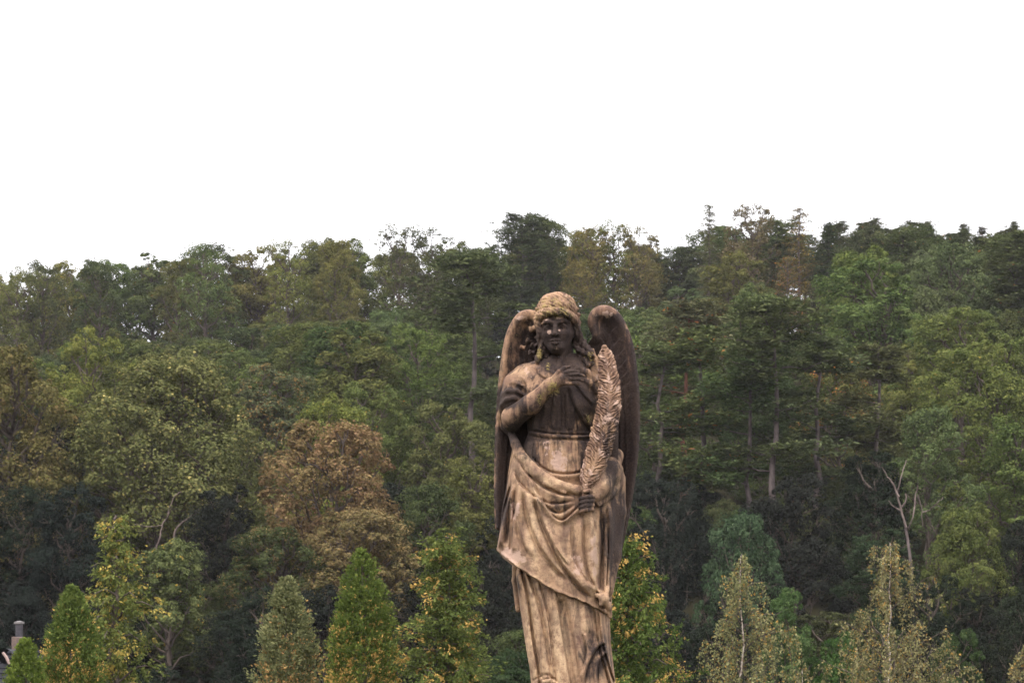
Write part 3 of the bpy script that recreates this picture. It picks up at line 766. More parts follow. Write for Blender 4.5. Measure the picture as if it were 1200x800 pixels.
def surface_nets(F, lo, vox):
    nx, ny, nz = F.shape; ins = F < 0
    cnt = np.zeros((nx - 1, ny - 1, nz - 1), np.float32); pos = np.zeros((nx - 1, ny - 1, nz - 1, 3), np.float32)
    C = [(i, j, k) for i in (0, 1) for j in (0, 1) for k in (0, 1)]
    def corner(A, c): return A[c[0]:c[0] + nx - 1, c[1]:c[1] + ny - 1, c[2]:c[2] + nz - 1]
    for a in C:
        for ax in range(3):
            if a[ax]: continue
            b = list(a); b[ax] = 1
            fa, fb = corner(F, a), corner(F, b); m = corner(ins, a) != corner(ins, b)
            t = np.where(m, fa / np.where(m, fa - fb, 1), 0)
            cnt += m
            for q in range(3): pos[..., q] += np.where(m, a[q] + (t if q == ax else 0), 0)
    act = cnt > 0; idx = np.full(act.shape, -1, np.int64); idx[act] = np.arange(act.sum())
    ijk = np.argwhere(act); V = (ijk + pos[act] / cnt[act][:, None]) * vox + np.array(lo)
    Q = []
    for ax in range(3):
        u, v = [(1, 2), (2, 0), (0, 1)][ax]
        sl0 = [slice(None)] * 3; sl1 = [slice(None)] * 3; sl0[ax] = slice(0, -1); sl1[ax] = slice(1, None)
        a, b = ins[tuple(sl0)], ins[tuple(sl1)]
        E = np.argwhere(a != b); sg = a[tuple(E.T)]
        ok = (E[:, u] > 0) & (E[:, v] > 0) & (E[:, u] < act.shape[u]) & (E[:, v] < act.shape[v]); E, sg = E[ok], sg[ok]
        du, dv = np.zeros(3, int), np.zeros(3, int); du[u] = 1; dv[v] = 1
        q = np.stack([idx[tuple((E - du - dv).T)], idx[tuple((E - dv).T)], idx[tuple(E.T)], idx[tuple((E - du).T)]], -1)
        q = np.where(sg[:, None], q, q[:, ::-1]); Q.append(q)
    return V, np.concatenate(Q)

PATCH = {'crust_shade': [], 'moss': [], 'pale': [], 'cream_highlight': []}
def patch(kind, px, py, rx, ry, s=1.0, d=-25): PATCH[kind].append((P(px, py, d), rx, ry, s))
def carve(name, fld, mat, parent, base=None, smooth=True):
    V, Q = surface_nets(fld.F, fld.lo, fld.vox)
    at_ = {}
    for kd in PATCH:
        v = np.full(len(V), (base or {}).get(kd, 0.0))
        for c, rx, ry, s in PATCH[kd]:
            g = np.exp(-(((V[:, 0] - c[0]) / rx) ** 2 + ((V[:, 2] - c[2]) / ry) ** 2) ** 1.5)
            v = np.clip(v + s * g, -1, 1) if kd == 'crust_shade' else np.maximum(v, s * g)
        at_[kd] = v
    me = np_mesh(name, (V - np.array(BASE)) * K, Q, smooth=smooth, point_attrs=at_)
    return link_mesh(name, me, mat, parent)

# weathered sandstone: tan stone, dark crust, yellow lichen, bleached scars, with shade and highlights also painted in; all fixed to the stone
def stone_material():
    m, nt, out = new_mat('weathered_sandstone')
    tc = nt.nodes.new('ShaderNodeTexCoord'); V = tc.outputs['Object']
    mp = nt.nodes.new('ShaderNodeMapping'); mp.inputs['Scale'].default_value = (1, 1, .22); nt.links.new(V, mp.inputs[0])
    big, mid, fine, run = noise(nt, 6, 5, .6, V), noise(nt, 24, 6, .65, V), noise(nt, 120, 5, .7, V), noise(nt, 26, 6, .62, mp.outputs[0], .6)
    c = mixc(nt, maprange(nt, big, .35, .65), (.325, .198, .118), (.185, .105, .072))
    c = mixc(nt, maprange(nt, mid, .42, .70), c, (.38, .24, .14))
    c = mixc(nt, mathn(nt, 'MULTIPLY', maprange(nt, run, .46, .62), .78), c, (.066, .034, .027))
    c = mixc(nt, mathn(nt, 'MULTIPLY', maprange(nt, fine, .52, .70), .4), c, (.10, .062, .048))
    c = mixc(nt, mathn(nt, 'MULTIPLY', maprange(nt, noise(nt, 4.3, 7, .7, V, .8), .42, .72), .65), c, (.105, .060, .048))
    cm = mathn(nt, 'MULTIPLY', attr(nt, 'cream_highlight'), maprange(nt, mid, .30, .62), clamp=True)
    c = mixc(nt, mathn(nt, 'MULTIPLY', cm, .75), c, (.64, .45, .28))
    c = mixc(nt, mathn(nt, 'MULTIPLY', maprange(nt, noise(nt, 75, 4, .8, V), .52, .66), .5), c, (.085, .055, .045))
    def mask(key, lo, hi, nz, amt):
        v = mathn(nt, 'ADD', attr(nt, key), mathn(nt, 'MULTIPLY', mathn(nt, 'SUBTRACT', nz, .5), amt))
        return maprange(nt, v, lo, hi)
    mix2 = mathn(nt, 'MULTIPLY_ADD', mid, .5, mathn(nt, 'MULTIPLY', run, .5))
    cr = mask('crust_shade', .20, .78, mix2, 2.6)
    c = mixc(nt, mathn(nt, 'MULTIPLY', cr, .93), c, mixc(nt, maprange(nt, fine, .4, .7), (.014, .010, .0105), (.042, .028, .026)))
    pl = mask('pale', .42, .60, mid, 2.2)
    c = mixc(nt, mathn(nt, 'MULTIPLY', pl, .8), c, (.40, .27, .215))
    ms = mask('moss', .40, .66, mathn(nt, 'MULTIPLY_ADD', mid, .5, mathn(nt, 'MULTIPLY', fine, .5)), 2.4)
    c = mixc(nt, mathn(nt, 'MULTIPLY', ms, .85), c, mixc(nt, maprange(nt, fine, .40, .62), (.13, .095, .035), (.30, .225, .08)))
    b = nt.nodes.new('ShaderNodeBsdfPrincipled'); b.inputs['Roughness'].default_value = .88
    b.inputs['Specular IOR Level'].default_value = .25
    nt.links.new(c, b.inputs['Base Color'])
    hgt = mathn(nt, 'ADD', mathn(nt, 'MULTIPLY', mid, .8), mathn(nt, 'MULTIPLY', fine, .35))
    bp = nt.nodes.new('ShaderNodeBump'); bp.inputs['Strength'].default_value = .8; bp.inputs['Distance'].default_value = .012
    nt.links.new(hgt, bp.inputs['Height']); nt.links.new(bp.outputs[0], b.inputs['Normal'])
    nt.links.new(b.outputs[0], out.inputs[0])
    return m
M_STONE = stone_material()

# patches of crust, lichen and bleaching, with shade and lit areas painted in (photo position, size, strength)
for a in ((620, 466, 30, 40, .15), (652, 390, 24, 26, 1.0), (659, 424, 24, 20, .85), (674, 466, 30, 20, .75), (655, 490, 44, 24, .5), (604, 514, 24, 16, .8), (617, 532, 10, 28, .55), (690, 530, 12, 30, .6), (596, 466, 20, 13, .75), (612, 500, 18, 12, .5), (640, 410, 14, 22, .5), (684, 405, 12, 22, .5), (590, 560, 10, 60, .5),
          (650, 588, 46, 12, .4), (700, 768, 22, 34, .75), (664, 740, 8, 50, .3), (600, 610, 14, 30, .35), (655, 600, 30, 14, .35), (690, 716, 22, 12, .2), (612, 690, 10, 20, .3), (722, 630, 18, 62, .95), (704, 630, 4, 45, .4), (688, 590, 15, 13, .6), (588, 585, 8, 50, .4), (676, 443, 17, 8, .55), (715, 520, 14, 50, .6), (594, 466, 9, 12, .3),
          (626, 402, 14, 20, .7), (684, 404, 14, 22, .7), (604, 680, 6, 26, .3), (716, 705, 8, 16, .3), (600, 630, 10, 16, .22), (655, 668, 12, 30, .12), (657, 712, 6, 24, .35),
          (622, 436, 22, 12, -.2), (622, 478, 26, 14, .10), (601, 490, 14, 12, .12), (640, 640, 30, 34, -.2), (640, 740, 20, 50, -.25), (652, 352, 28, 12, -.1), (730, 500, 24, 160, .3)): patch('crust_shade', *a)  # dark patches also paint shade into grooves, underarm and the mantle's right side
for a in ((650, 368, 30, 7, .50), (652, 357, 34, 17, .47), (648, 457, 10, 11, .62), (634, 470, 9, 10, .42), (632, 412, 6, 16, .5), (692, 418, 14, 8, .42), (690, 490, 6, 8, .55), (642, 430, 5, 10, .5),
          (606, 400, 10, 26, .25), (600, 490, 12, 10, .3), (716, 366, 18, 8, .2)): patch('moss', *a)
for a in ((641, 374, 7, 3, .75), (657, 372, 6, 2.5, .6), (643.5, 389, 3.5, 3, .62), (656.5, 387, 3.5, 3, .62), (600, 652, 22, 12, .7), (603, 600, 7, 14, .62), (655, 541, 12, 16, .8), (642, 530, 5, 16, .55),
          (695, 650, 6, 34, .62), (652, 344, 22, 5, .4), (712, 363, 14, 5, .45), (612, 367, 12, 5, .4), (676, 660, 10, 22, .5), (625, 430, 16, 10, .35), (700, 440, 8, 12, .45), (654, 437, 10, 6, .4)): patch('pale', *a)  # besides bleached spots, lightens the lit rims and the lit mantle fold

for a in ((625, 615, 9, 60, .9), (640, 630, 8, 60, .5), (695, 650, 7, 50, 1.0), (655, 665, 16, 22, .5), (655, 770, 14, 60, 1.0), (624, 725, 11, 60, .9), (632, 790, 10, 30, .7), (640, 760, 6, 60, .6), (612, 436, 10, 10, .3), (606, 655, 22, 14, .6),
          (618, 535, 10, 24, .7), (640, 566, 20, 8, .6), (717, 566, 14, 16, .6), (655, 540, 12, 20, .5), (682, 730, 10, 20, .5)): patch('cream_highlight', *a)  # lit bands of the robe folds painted in as lighter stone
angel = empty('angel_statue', (BASE[0] * K, SY, CZ + BASE[2] * K))
tag(angel, 'weathered sandstone angel with folded wings, hand on chest, holding a palm frond', 'statue')

# ---- body: head, neck, arms, hands (one continuous figure inside the clothes)
B = Field((-24, -62, 205), (112, 26, 500), 0.9)
B.ell(P(653, 374, -3), (21, 24, 25))
B.ell(P(652, 388, -10), (16.2, 19, 25.5), 4)
B.ell(P(652.3, 406, -21.5), (7, 6, 5.5), 4)
B.cone(P(637, 392, -8), P(650, 409, -17), 7, 5, 5); B.cone(P(667, 391, -8), P(655, 409, -17), 7, 5, 5)
for sx, yy in ((641, 383.5), (660.5, 382)): B.ell(P(sx, yy, -29), (6.6, 6.2, 4.2), 3, cut=True)
for sx, yy in ((642, 383.8), (659.8, 382.3)):
    B.ell(P(sx, yy, -22.0), (4.6, 3.9, 3.0), .6)
    B.cone(P(sx - 4.6, yy + .2, -24.6), P(sx + .2, yy - 2.2, -26.6), .8, 1.1, .6); B.cone(P(sx + .2, yy - 2.2, -26.6), P(sx + 4.6, yy + .2, -24.4), 1.1, .8, .6)
    B.cone(P(sx - 4.2, yy + 1.3, -24.4), P(sx + 4, yy + 1.3, -24.4), .8, .8, .6)
B.chain([P(635, 379.5, -22), P(641, 376.6, -27), P(648, 378, -28.8)], (1.4, 2.2, 1.8), 2.5)
B.chain([P(654.5, 377.5, -28.8), P(661, 375, -26.6), P(667.5, 377.6, -21)], (1.8, 2.2, 1.4), 2.5)
B.chain([P(651.2, 377, -28), P(650.6, 384, -31), P(650, 390.6, -34)], (2.0, 2.1, 3.0), 2.2)
B.ell(P(646.8, 391.6, -30.5), (2.2, 2.6, 1.9), 1.2); B.ell(P(653.6, 391.4, -30.5), (2.2, 2.6, 1.9), 1.2)
B.chain([P(644.6, 398.8, -26.8), P(650.2, 397.8, -30.2), P(656.2, 398.4, -26.8)], (1.0, 1.8, 1.0), 1.0)
B.chain([P(646.2, 401.4, -27.2), P(650.6, 402, -29.6), P(655, 401.2, -27.2)], (1.1, 2.0, 1.1), 1.0)
B.cone(P(645, 400, -29.5), P(656, 399.7, -29.5), .6, .6, .5, cut=True)
B.ell(P(650.8, 404.8, -29.5), (4, 1.8, 1.3), 1.2, cut=True)
B.ell(P(641.5, 391, -19), (5.5, 6, 6), 4); B.ell(P(662.5, 390, -18), (5.5, 6, 6), 4)
B.cone(P(656.5, 398, 1), P(659, 430, 4), 13.2, 15.5, 4)                       # neck
B.cone(P(664, 404, -10), P(653, 432, -18), 3.0, 2.2, 5)                       # neck muscle
B.ell(P(657, 447, 2), (42, 25, 24), 8)                                        # upper chest
B.cone(P(618, 442, 4), P(602, 488, -6), 14, 12.5, 5)                          # upper arm
B.cone(P(601, 489, -12), P(622, 474, -30), 13.2, 11.4, 5); B.cone(P(622, 474, -30), P(645, 451, -41), 11.4, 7.2, 5)   # forearm
B.cone(P(601, 489, -8), P(599, 496, -6), 12, 10, 4)
B.cone(P(643, 452, -41), P(658, 444, -43.5), 7.4, 7.6, 4, flat=.7)            # back of the hand
for f in (((657, 438.4), (666, 435.4), (673, 434.6), (678.5, 436)), ((658, 441.6), (668, 439.2), (677, 438.6), (684.5, 440.4)),
          ((658.5, 445.6), (668, 443.8), (676.5, 443.8), (683, 445.6)), ((657.5, 449.6), (666, 448.8), (673, 449), (678.5, 450.2))):
    dd = (-43, -46.5, -44, -40.5)
    B.chain([P(*f[i], dd[i]) for i in range(4)], (2.7, 2.25, 2.1, 1.7), .7)
for yy in (440.2, 443.8, 447.6): B.cone(P(661, yy, -48.5), P(678, yy - .8, -46), .55, .55, .4, cut=True)
B.chain([P(649, 443, -43), P(655, 435.5, -44.5), P(662, 430.8, -43.5), P(667.5, 429.6, -41)], (3.2, 2.8, 2.3, 1.7), 1.2)      # thumb
B.cone(P(700, 442, 6), P(712, 522, 6), 13, 12, 5)                             # other arm
B.cone(P(712, 525, 2), P(693, 580, -36), 11, 6.5, 4)
B.ell(P(688.5, 587, -41), (7.5, 6.5, 8.5), 3)                                 # hand closed on the stem
for i in range(4):
    y0 = 580.5 + i * 5.0
    B.chain([P(695 - i * .4, y0 + 1, -44), P(688.5 - i * .5, y0 + 1.6, -50.5), P(681.5, y0 + 3.2, -49), P(679.6, y0 + 4.6, -43.5)], (2.9, 2.7, 2.4, 2.0), .6)
B.chain([P(694, 579, -42), P(690, 574.5, -48.5), P(684.5, 576, -51)], (3.2, 2.6, 2.0), 1.0)
carve('body', B, M_STONE, angel)

# ---- hair: wreathed band on top, locks at the sides
Hf = Field((8, -42, 385), (112, 36, 496), 0.9)
Hf.ell(P(652.5, 363, 0), (23.5, 25, 20.5), 3)
ring = [(631, 371, -6), (635, 368.5, -20), (643, 365.5, -28), (653, 365, -30.5), (663, 367.5, -26), (671, 372.5, -17), (675, 379, -3)]
Hf.chain([P(*p) for p in spline(ring, 3)], np.interp(np.linspace(0, 1, 19), [0, .5, 1], [4.6, 3.8, 5.2]), 3)
Hf.chain([P(675, 379, -3), P(672, 372, 20), P(652, 366, 27), P(632, 368, 18), P(631, 371, -6)], (5, 6, 6, 6, 5), 3)
Hf.ell(P(652, 382, 12), (23, 18, 24), 4)
for lock, rr in ((((630, 374, -10), (633, 389, -12), (635, 402, -10), (633, 414, -12), (629, 424, -16)), (4.6, 4.6, 4.6, 4.4, 3)), (((636, 380, -2), (638, 400, -3), (640, 418, -8)), (5, 6, 4)),
                 (((675, 378, -12), (678, 391, -9), (683, 402, -8), (691, 411, -12), (699, 421, -16), (701, 431, -20)), (4.2, 4, 4.2, 4.2, 3.6, 2.4)),
                 (((672, 382, -2), (675, 402, -2), (683, 418, -10), (690, 428, -20)), (4.5, 5, 4.6, 3)), (((676, 408, -12), (684, 413, -17), (694, 417, -20)), (2.6, 3, 2.2))):
    Hf.chain([P(*p) for p in lock], rr, 1.5)
for c in ((624, 386, 6, 5), (619, 400, 8, 4.2), (626, 405, 2, 4.5), (613, 407, 9, 3.2), (623, 413, 0, 3.8), (631, 396, 0, 5), (629.5, 363, -4, 2.6), (676, 362, -2, 2.4), (677.5, 369, 4, 2.6)):
    Hf.ell(P(*c[:3]), (c[3], c[3], c[3] * .85), 1.2)
Hf.ell(P(623.5, 386.5, -4), (3, 4, 3.4), 1, cut=True); Hf.ell(P(618, 401, -2), (1.8, 3, 2), .6, cut=True)
xx, dd_, hh = Hf.X - 52, Hf.D, Hf.Hh
ang = np.arctan2(dd_, xx)
wav = np.sin(hh * .42 + 1.6 * np.sin(ang * 2.3 + .8) + .05 * xx) * .40 + np.sin(hh * 1.3 + xx * .75 + 2 * np.cos(ang * 2)) * .30 + np.sin(xx * 1.15 + hh * .5) * np.sin(dd_ * .9 + hh * .8 + 1.5 * np.sin(xx * .3)) * .75
low = np.clip((P(0, 376, 0)[2] - hh) / 8, 0, 1)
strand = np.sin(xx * 1.0 + 2.4 * np.sin(hh * .17)) * .9 * low
Hf.F -= (wav * (1 - .4 * low) + strand).astype(np.float32) * np.clip(1.3 - np.abs(Hf.F) * .2, 0, 1)
# hair parts around the face
face = Field.__new__(Field); c = P(651.5, 396, -32)
bx, X, D, Z = Hf.sub(c - 40, c + 40)
Hf.put(bx, (np.sqrt(((X - c[0]) / 15.5) ** 2 + ((D - c[1]) / 24) ** 2 + ((Z - c[2]) / 25) ** 2) - 1) * 15, 2, cut=True)
carve('hair', Hf, M_STONE, angel, {'moss': .10, 'crust_shade': .14})

# ---- tunic: bodice, sleeve, belt
T = Field((-22, -52, 225), (124, 44, 424), 1.1)
rows = [(414, 646, 676, 12, 4), (419, 634, 686, 15, 3), (425, 620, 694, 19, 2), (433, 609, 701, 23, 1), (444, 604, 706, 27, 0), (458, 607, 707, 30, 0), (480, 613, 705, 29, 0), (496, 617, 698, 25, 0),
        (507, 619, 694, 23, 0), (520, 614, 698, 27, 0), (540, 609, 704, 31, 0), (562, 606, 706, 33, 0), (600, 606, 706, 34, 0)]
R_ = T.relief()
R_.blob(633, 466, 15, 15, 7); R_.blob(681, 470, 15, 16, 7)
for s_ in (([(650, 460), (648, 478), (646, 503)], 2.0, 2.6, 1), ([(656, 462), (656, 480), (657, 505)], 2.0, 2.4, -1), ([(663, 460), (664, 482), (666, 505)], 2.0, 2.6, 1), ([(640, 474), (636, 488), (634, 502)], 2.2, 2.4, 1),
           ([(627, 482), (625, 492), (626, 503)], 2, 2, 1), ([(668, 452), (672, 470), (682, 488), (692, 500)], 2.6, 3.4, 1), ([(674, 448), (684, 462), (696, 474)], 2.4, 2.6, 1), ([(672, 478), (674, 492), (676, 506)], 1.8, 2.2, -1),
           ([(640, 450), (648, 466), (652, 478)], 2, 1.8, -1), ([(615, 452), (622, 462), (632, 470)], 2.2, 2.2, 1), ([(628, 428), (632, 436), (640, 443)], 2.4, 2.4, 1), ([(612, 440), (618, 452), (616, 466)], 2.2, 2.0, 1),
           ([(684, 484), (690, 494), (692, 504)], 1.6, 2, 1)): R_.stroke(*s_)
R_.stroke([(616, 502), (634, 507), (656, 509.5), (680, 510), (696, 508)], 2.2, 3.2, -1, 1.0, fade=(.02, .02))
R_.stroke([(616, 506.5), (634, 512), (656, 514.5), (680, 514.5), (696, 512)], 1.5, -2.0, fade=(.02, .02))
rs = random.Random(3)
for i in range(17):
    x0 = 620 + i * 4.5 + rs.uniform(-1, 1); l = rs.uniform(18, 40)
    R_.stroke([(x0, 515), (x0 - (655 - x0) * .06, 515 + l * .5), (x0 - (655 - x0) * .10 + rs.uniform(-1.5, 1.5), 515 + l)], rs.uniform(1.1, 1.9), rs.uniform(1.2, 2.6), rs.choice([0, 1, -1]), fade=(.1, .5))
R_.stroke([(622, 536), (634, 549), (650, 556.5), (670, 557), (690, 552)], 2.6, 4.0, -1, .9, fade=(.05, .05))
R_.stroke([(640, 424), (645, 434), (654, 441), (662, 442), (672, 436), (678, 427)], 2.0, 3.0, 0, fade=(.1, .1), d=-24)
R_.blob(659, 428, 12, 10, -6, -22)
T.F = R_.on(T.stack(rows), T.D)
T.chain([P(615, 441, 1), P(606, 452, 0), P(602.5, 464, -3)], (14.5, 16.2, 15.6), 5)
T.cone(P(602.5, 464, -3), P(601, 471, -4), 15.6, 15.2, 2)
T.chain([P(588, 474, -10), P(594, 468, -18), P(603, 466.5, -20), P(613, 470, -18), P(619, 477, -14)], (2.2, 2.8, 2.8, 2.6, 2.0), 2)
T.chain([P(587.5, 465, -6), P(595, 458, -17), P(606, 458, -20), P(617, 464, -20)], (1.4, 2.2, 2.2, 1.4), 2.5)
T.chain([P(592, 452, -6), P(602, 448, -16), P(614, 452, -22)], (1.2, 2.0, 1.2), 2.5)
T.chain([P(589, 476, -6), P(588, 486, 2), P(592, 500, 6), P(600, 510, 4)], (4, 5, 5, 4), 3)
T.chain([P(697, 440, 3), P(706, 470, 4), P(714, 520, 2), P(722, 548, 0)], (14.5, 15, 15, 13), 5)
T.chain([P(676, 428, -18), P(688, 436, -26), P(698, 446, -26)], (2.0, 3.0, 2.6), 6)
T.chain([P(680, 442, -27), P(692, 449, -28), P(700, 460, -24)], (1.4, 2.0, 1.6), 5)
carve('tunic', T, M_STONE, angel, {'crust_shade': .30})

# ---- underskirt
S = Field((-12, -64, -64), (162, 64, 236), 1.3)
rows = [(600, 606, 706, 30, 0), (650, 605, 711, 33, 0), (700, 610, 712, 36, 0), (750, 618, 713, 38, 0), (800, 625, 719, 40, 0), (845, 624, 728, 44, 0), (888, 616, 738, 48, 0)]
def around(th, h, u, v):
    w = np.clip((v + .35) / .6, 0, 1)                                        # sides and back: regular hanging folds
    return (2.2 * np.sin(th * 11 + .02 * h + 1.3 * np.sin(th * 3)) + 1.4 * np.sin(th * 19 + 2 - .012 * h)) * w
R_ = S.relief()
for pts, w, a, sd in (([(608, 664), (616, 700), (622, 745), (630, 800), (632, 880)], 3.2, 4.5, -1), ([(615, 668), (630, 715), (639, 765), (647, 815), (652, 880)], 4.4, 4.2, -1),
                      ([(630, 680), (640, 720), (646, 765), (652, 815), (662, 880)], 2.2, 3.0, -1), ([(640, 688), (650, 725), (656, 770), (664, 830), (676, 880)], 3.6, 3.2, 0),
                      ([(650, 692), (655, 722), (661, 765), (672, 820), (684, 880)], 2.6, 3.0, -1), ([(666, 700), (672, 735), (680, 780), (690, 830)], 5.5, 3.4, 1),
                      ([(686, 708), (688, 728), (690, 745)], 6, 2.5, 0), ([(698, 712), (702, 738), (706, 765), (718, 806), (728, 870)], 2.4, 3.4, 1),
                      ([(703, 716), (706, 745), (713, 772), (726, 810)], 2.2, 3.4, 1), ([(710, 752), (700, 758), (692, 770), (684, 792), (682, 830)], 2.2, 4.0, -1),
                      ([(711, 764), (703, 772), (699, 786), (700, 812)], 2.0, 3.6, -1), ([(684, 742), (688, 762), (684, 782), (676, 800)], 1.8, 3.0, 1), ([(606, 672), (610, 712), (617, 760), (624, 800)], 2.0, 3.2, 1),
                      ([(632, 790), (636, 797), (648, 796), (655, 803)], 2.0, 3.0, -1), ([(620, 800), (640, 790), (656, 803)], 1.4, -2.0, 0)): R_.stroke(pts, w, a, sd, .8, d=-36, fade=(.02, .25))
R_.stroke([(656, 700), (661, 730), (668, 775), (678, 830)], 3.4, -5.5, fade=(.05, .2), d=-36)
S.F = R_.on(S.stack(rows, 2.4, around), S.D, 4, -16)
S.ell(P(652, 888, -48), (16, 14, 9), 3)                                       # foot under the hem
S.chain([P(604, 640, 12), P(604.5, 680, 12), P(607, 714, 12)], (4, 4.5, 3), 3)
carve('underskirt', S, M_STONE, angel, {'cream_highlight': .25})

# ---- mantle: wraps the hips, one corner hangs low at the left, hem falls to a knot on the right
Mf = Field((-26, -66, 98), (152, 62, 342), 1.15)
rows = [(496, 611, 698, 28, 0), (512, 605, 704, 31, 0), (530, 602, 712, 35, 0), (560, 596, 720, 38, 0), (590, 590, 724, 41, 0), (620, 585.5, 723, 43, 0), (645, 582.5, 720, 44, 0), (690, 582, 717, 44, 0), (732, 582, 716, 44, 0)]
def around2(th, h, u, v):
    w = np.clip((v + .1) / .5, 0, 1)
    return (2.8 * np.sin(th * 11 + .02 * h) + 1.4 * np.sin(th * 19 - .015 * h)) * w
R_ = Mf.relief()
for pts, w, a, sd in (([(604, 532), (614, 552), (632, 570), (652, 580), (676, 584)], 3.2, 4.0, -1), ([(600, 548), (608, 566), (624, 582), (646, 592), (674, 589)], 2.6, 3.0, -1),
                      ([(622, 560), (630, 582), (642, 598), (657, 603), (676, 592)], 2.6, 3.2, -1), ([(632, 578), (640, 596), (650, 608), (662, 610), (678, 596)], 2.0, 3.0, -1),
                      ([(680, 594), (670, 603), (659, 612)], 2.0, 3.4, 1), ([(627, 572), (635, 605), (647, 636), (660, 660), (680, 685), (696, 700)], 4.0, 7.0, 1),
                      ([(616, 572), (620, 600), (630, 632), (648, 660), (668, 680)], 4.2, 4.5, 1), ([(608, 566), (606, 596), (612, 628), (626, 656)], 4, 3.0, 1),
                      ([(692, 600), (694, 640), (695, 676), (702, 698)], 4.0, 6.0, 0), ([(682, 606), (681, 640), (686, 672), (697, 694)], 3.4, 3.6, -1), ([(668, 612), (668, 640), (676, 668), (692, 690)], 3, 2.6, -1),
                      ([(704, 596), (707, 630), (706, 665), (706, 696)], 3.0, -5.0, 0), ([(713, 590), (715, 630), (713, 668), (711, 696)], 2.6, 4.0, 1),
                      ([(602, 564), (592, 600), (586, 628), (583, 642)], 2.8, 4.2, 1), ([(597, 582), (596, 610), (592, 638)], 2.2, -3.4, 0), ([(608, 584), (602, 615), (600, 648)], 2.6, 2.8, 1),
                      ([(583, 642), (597, 656), (615, 670), (640, 686), (670, 700), (700, 712), (716, 719)], 2.2, 2.2, 0), ([(640, 618), (652, 642), (668, 664)], 2.4, 2.4, 1),
                      ([(700, 690), (706, 700), (710, 712)], 2.4, 4.0, 1), ([(716, 686), (706, 696), (697, 700)], 2.2, 3.6, -1), ([(716, 700), (709, 706)], 2, 3, -1),
                      ([(650, 640), (662, 656)], 2, 1.5, 0)): R_.stroke(pts, w, a, sd, .9, d=-40, fade=(.14, .12))
rn = np.random.default_rng(8)
for i in range(26):
    R_.blob(rn.uniform(590, 710), rn.uniform(580, 700), rn.uniform(5, 13), rn.uniform(8, 22), rn.normal() * 1.0, -40)
f = R_.on(Mf.stack(rows, 2.35, around2), Mf.D, 6, -14)
hem = [P(a, b, -40) for a, b in spline([np.array(p, float) for p in ((560, 622), (575, 635), (583, 642), (597, 656), (615, 670), (640, 686), (670, 700), (700, 712), (716, 719), (760, 730))], 3)]
hemh = np.interp(Mf.x, [p[0] for p in hem], [p[2] for p in hem]).astype(np.float32)[:, None, None]
wob = .9 * np.sin(Mf.X * .11 + .02 * Mf.D) + .5 * np.sin(Mf.X * .43 + Mf.D * .12)
f = np.maximum(f, (hemh + wob - Mf.Hh) * .85)
upp = [P(a, b, -38) for a, b in ((560, 498), (600, 503), (606, 514), (614, 530), (632, 549), (656, 563), (684, 570), (700, 562), (716, 540), (760, 520))]
upph = np.interp(Mf.x, [p[0] for p in upp], [p[2] for p in upp]).astype(np.float32)[:, None, None]
f = np.maximum(f, (Mf.Hh - upph) * .8)
Mf.F = f.astype(np.float32)
Mf.chain([P(*p) for p in ((599, 508, 2), (604, 520, -14), (613, 537, -26), (631, 555, -36), (655, 568.5, -40), (676, 574, -40), (690, 573, -38))], (4, 5.4, 6.0, 6.0, 5.6, 5, 4), 2.5)
Mf.chain([P(*p) for p in ((601, 517, -2), (606, 532, -20), (620, 551, -31), (640, 566, -40), (662, 577, -43))], (3, 4, 3.8, 3.2, 2), 2.2)
Mf.chain([P(*p) for p in ((722, 534, 6), (713, 552, -12), (703, 570, -30), (695, 581, -37))], (9, 12, 11.5, 8), 9)    # cloth over the forearm
for c in (((728, 548, -4), (716, 562, -24), (700, 582, -42)), ((727, 566, -6), (717, 580, -22), (702, 592, -38)), ((722, 536, -8), (710, 553, -27), (699, 566, -40))):
    Mf.chain([P(*p) for p in c], (1.4, 2.4, 1.4), 3.5)
Mf.chain([P(722, 562, 2), P(722, 600, 0), P(718, 650, -8), P(713, 692, -20)], (11, 9.5, 8, 4), 10)
for c in (((713, 574, -20), (711, 610, -25), (710, 650, -30), (709, 690, -35)), ((719, 572, -12), (718, 610, -14), (716, 650, -20), (712, 690, -30)), ((727, 574, -4), (726, 610, -6), (722, 650, -12), (715, 688, -24)), ((732, 570, 4), (731, 600, 2), (727, 640, -3), (719, 680, -16))):
    Mf.chain([P(*p) for p in c], (1.2, 2.3, 2.2, 1.2), 2)
Mf.chain([P(700, 697, -41), P(708, 702, -42), P(714, 712, -38)], (2.5, 4.2, 3), 3); Mf.chain([P(712, 690, -34), P(709, 700, -41), P(704, 708, -42)], (2.5, 3.4, 2.2), 3)
Mf.cone(P(713, 708, -36), P(715, 722, -34), 4, 2.6, 2)
carve('mantle', Mf, M_STONE, angel, {'crust_shade': -.12, 'cream_highlight': .22})

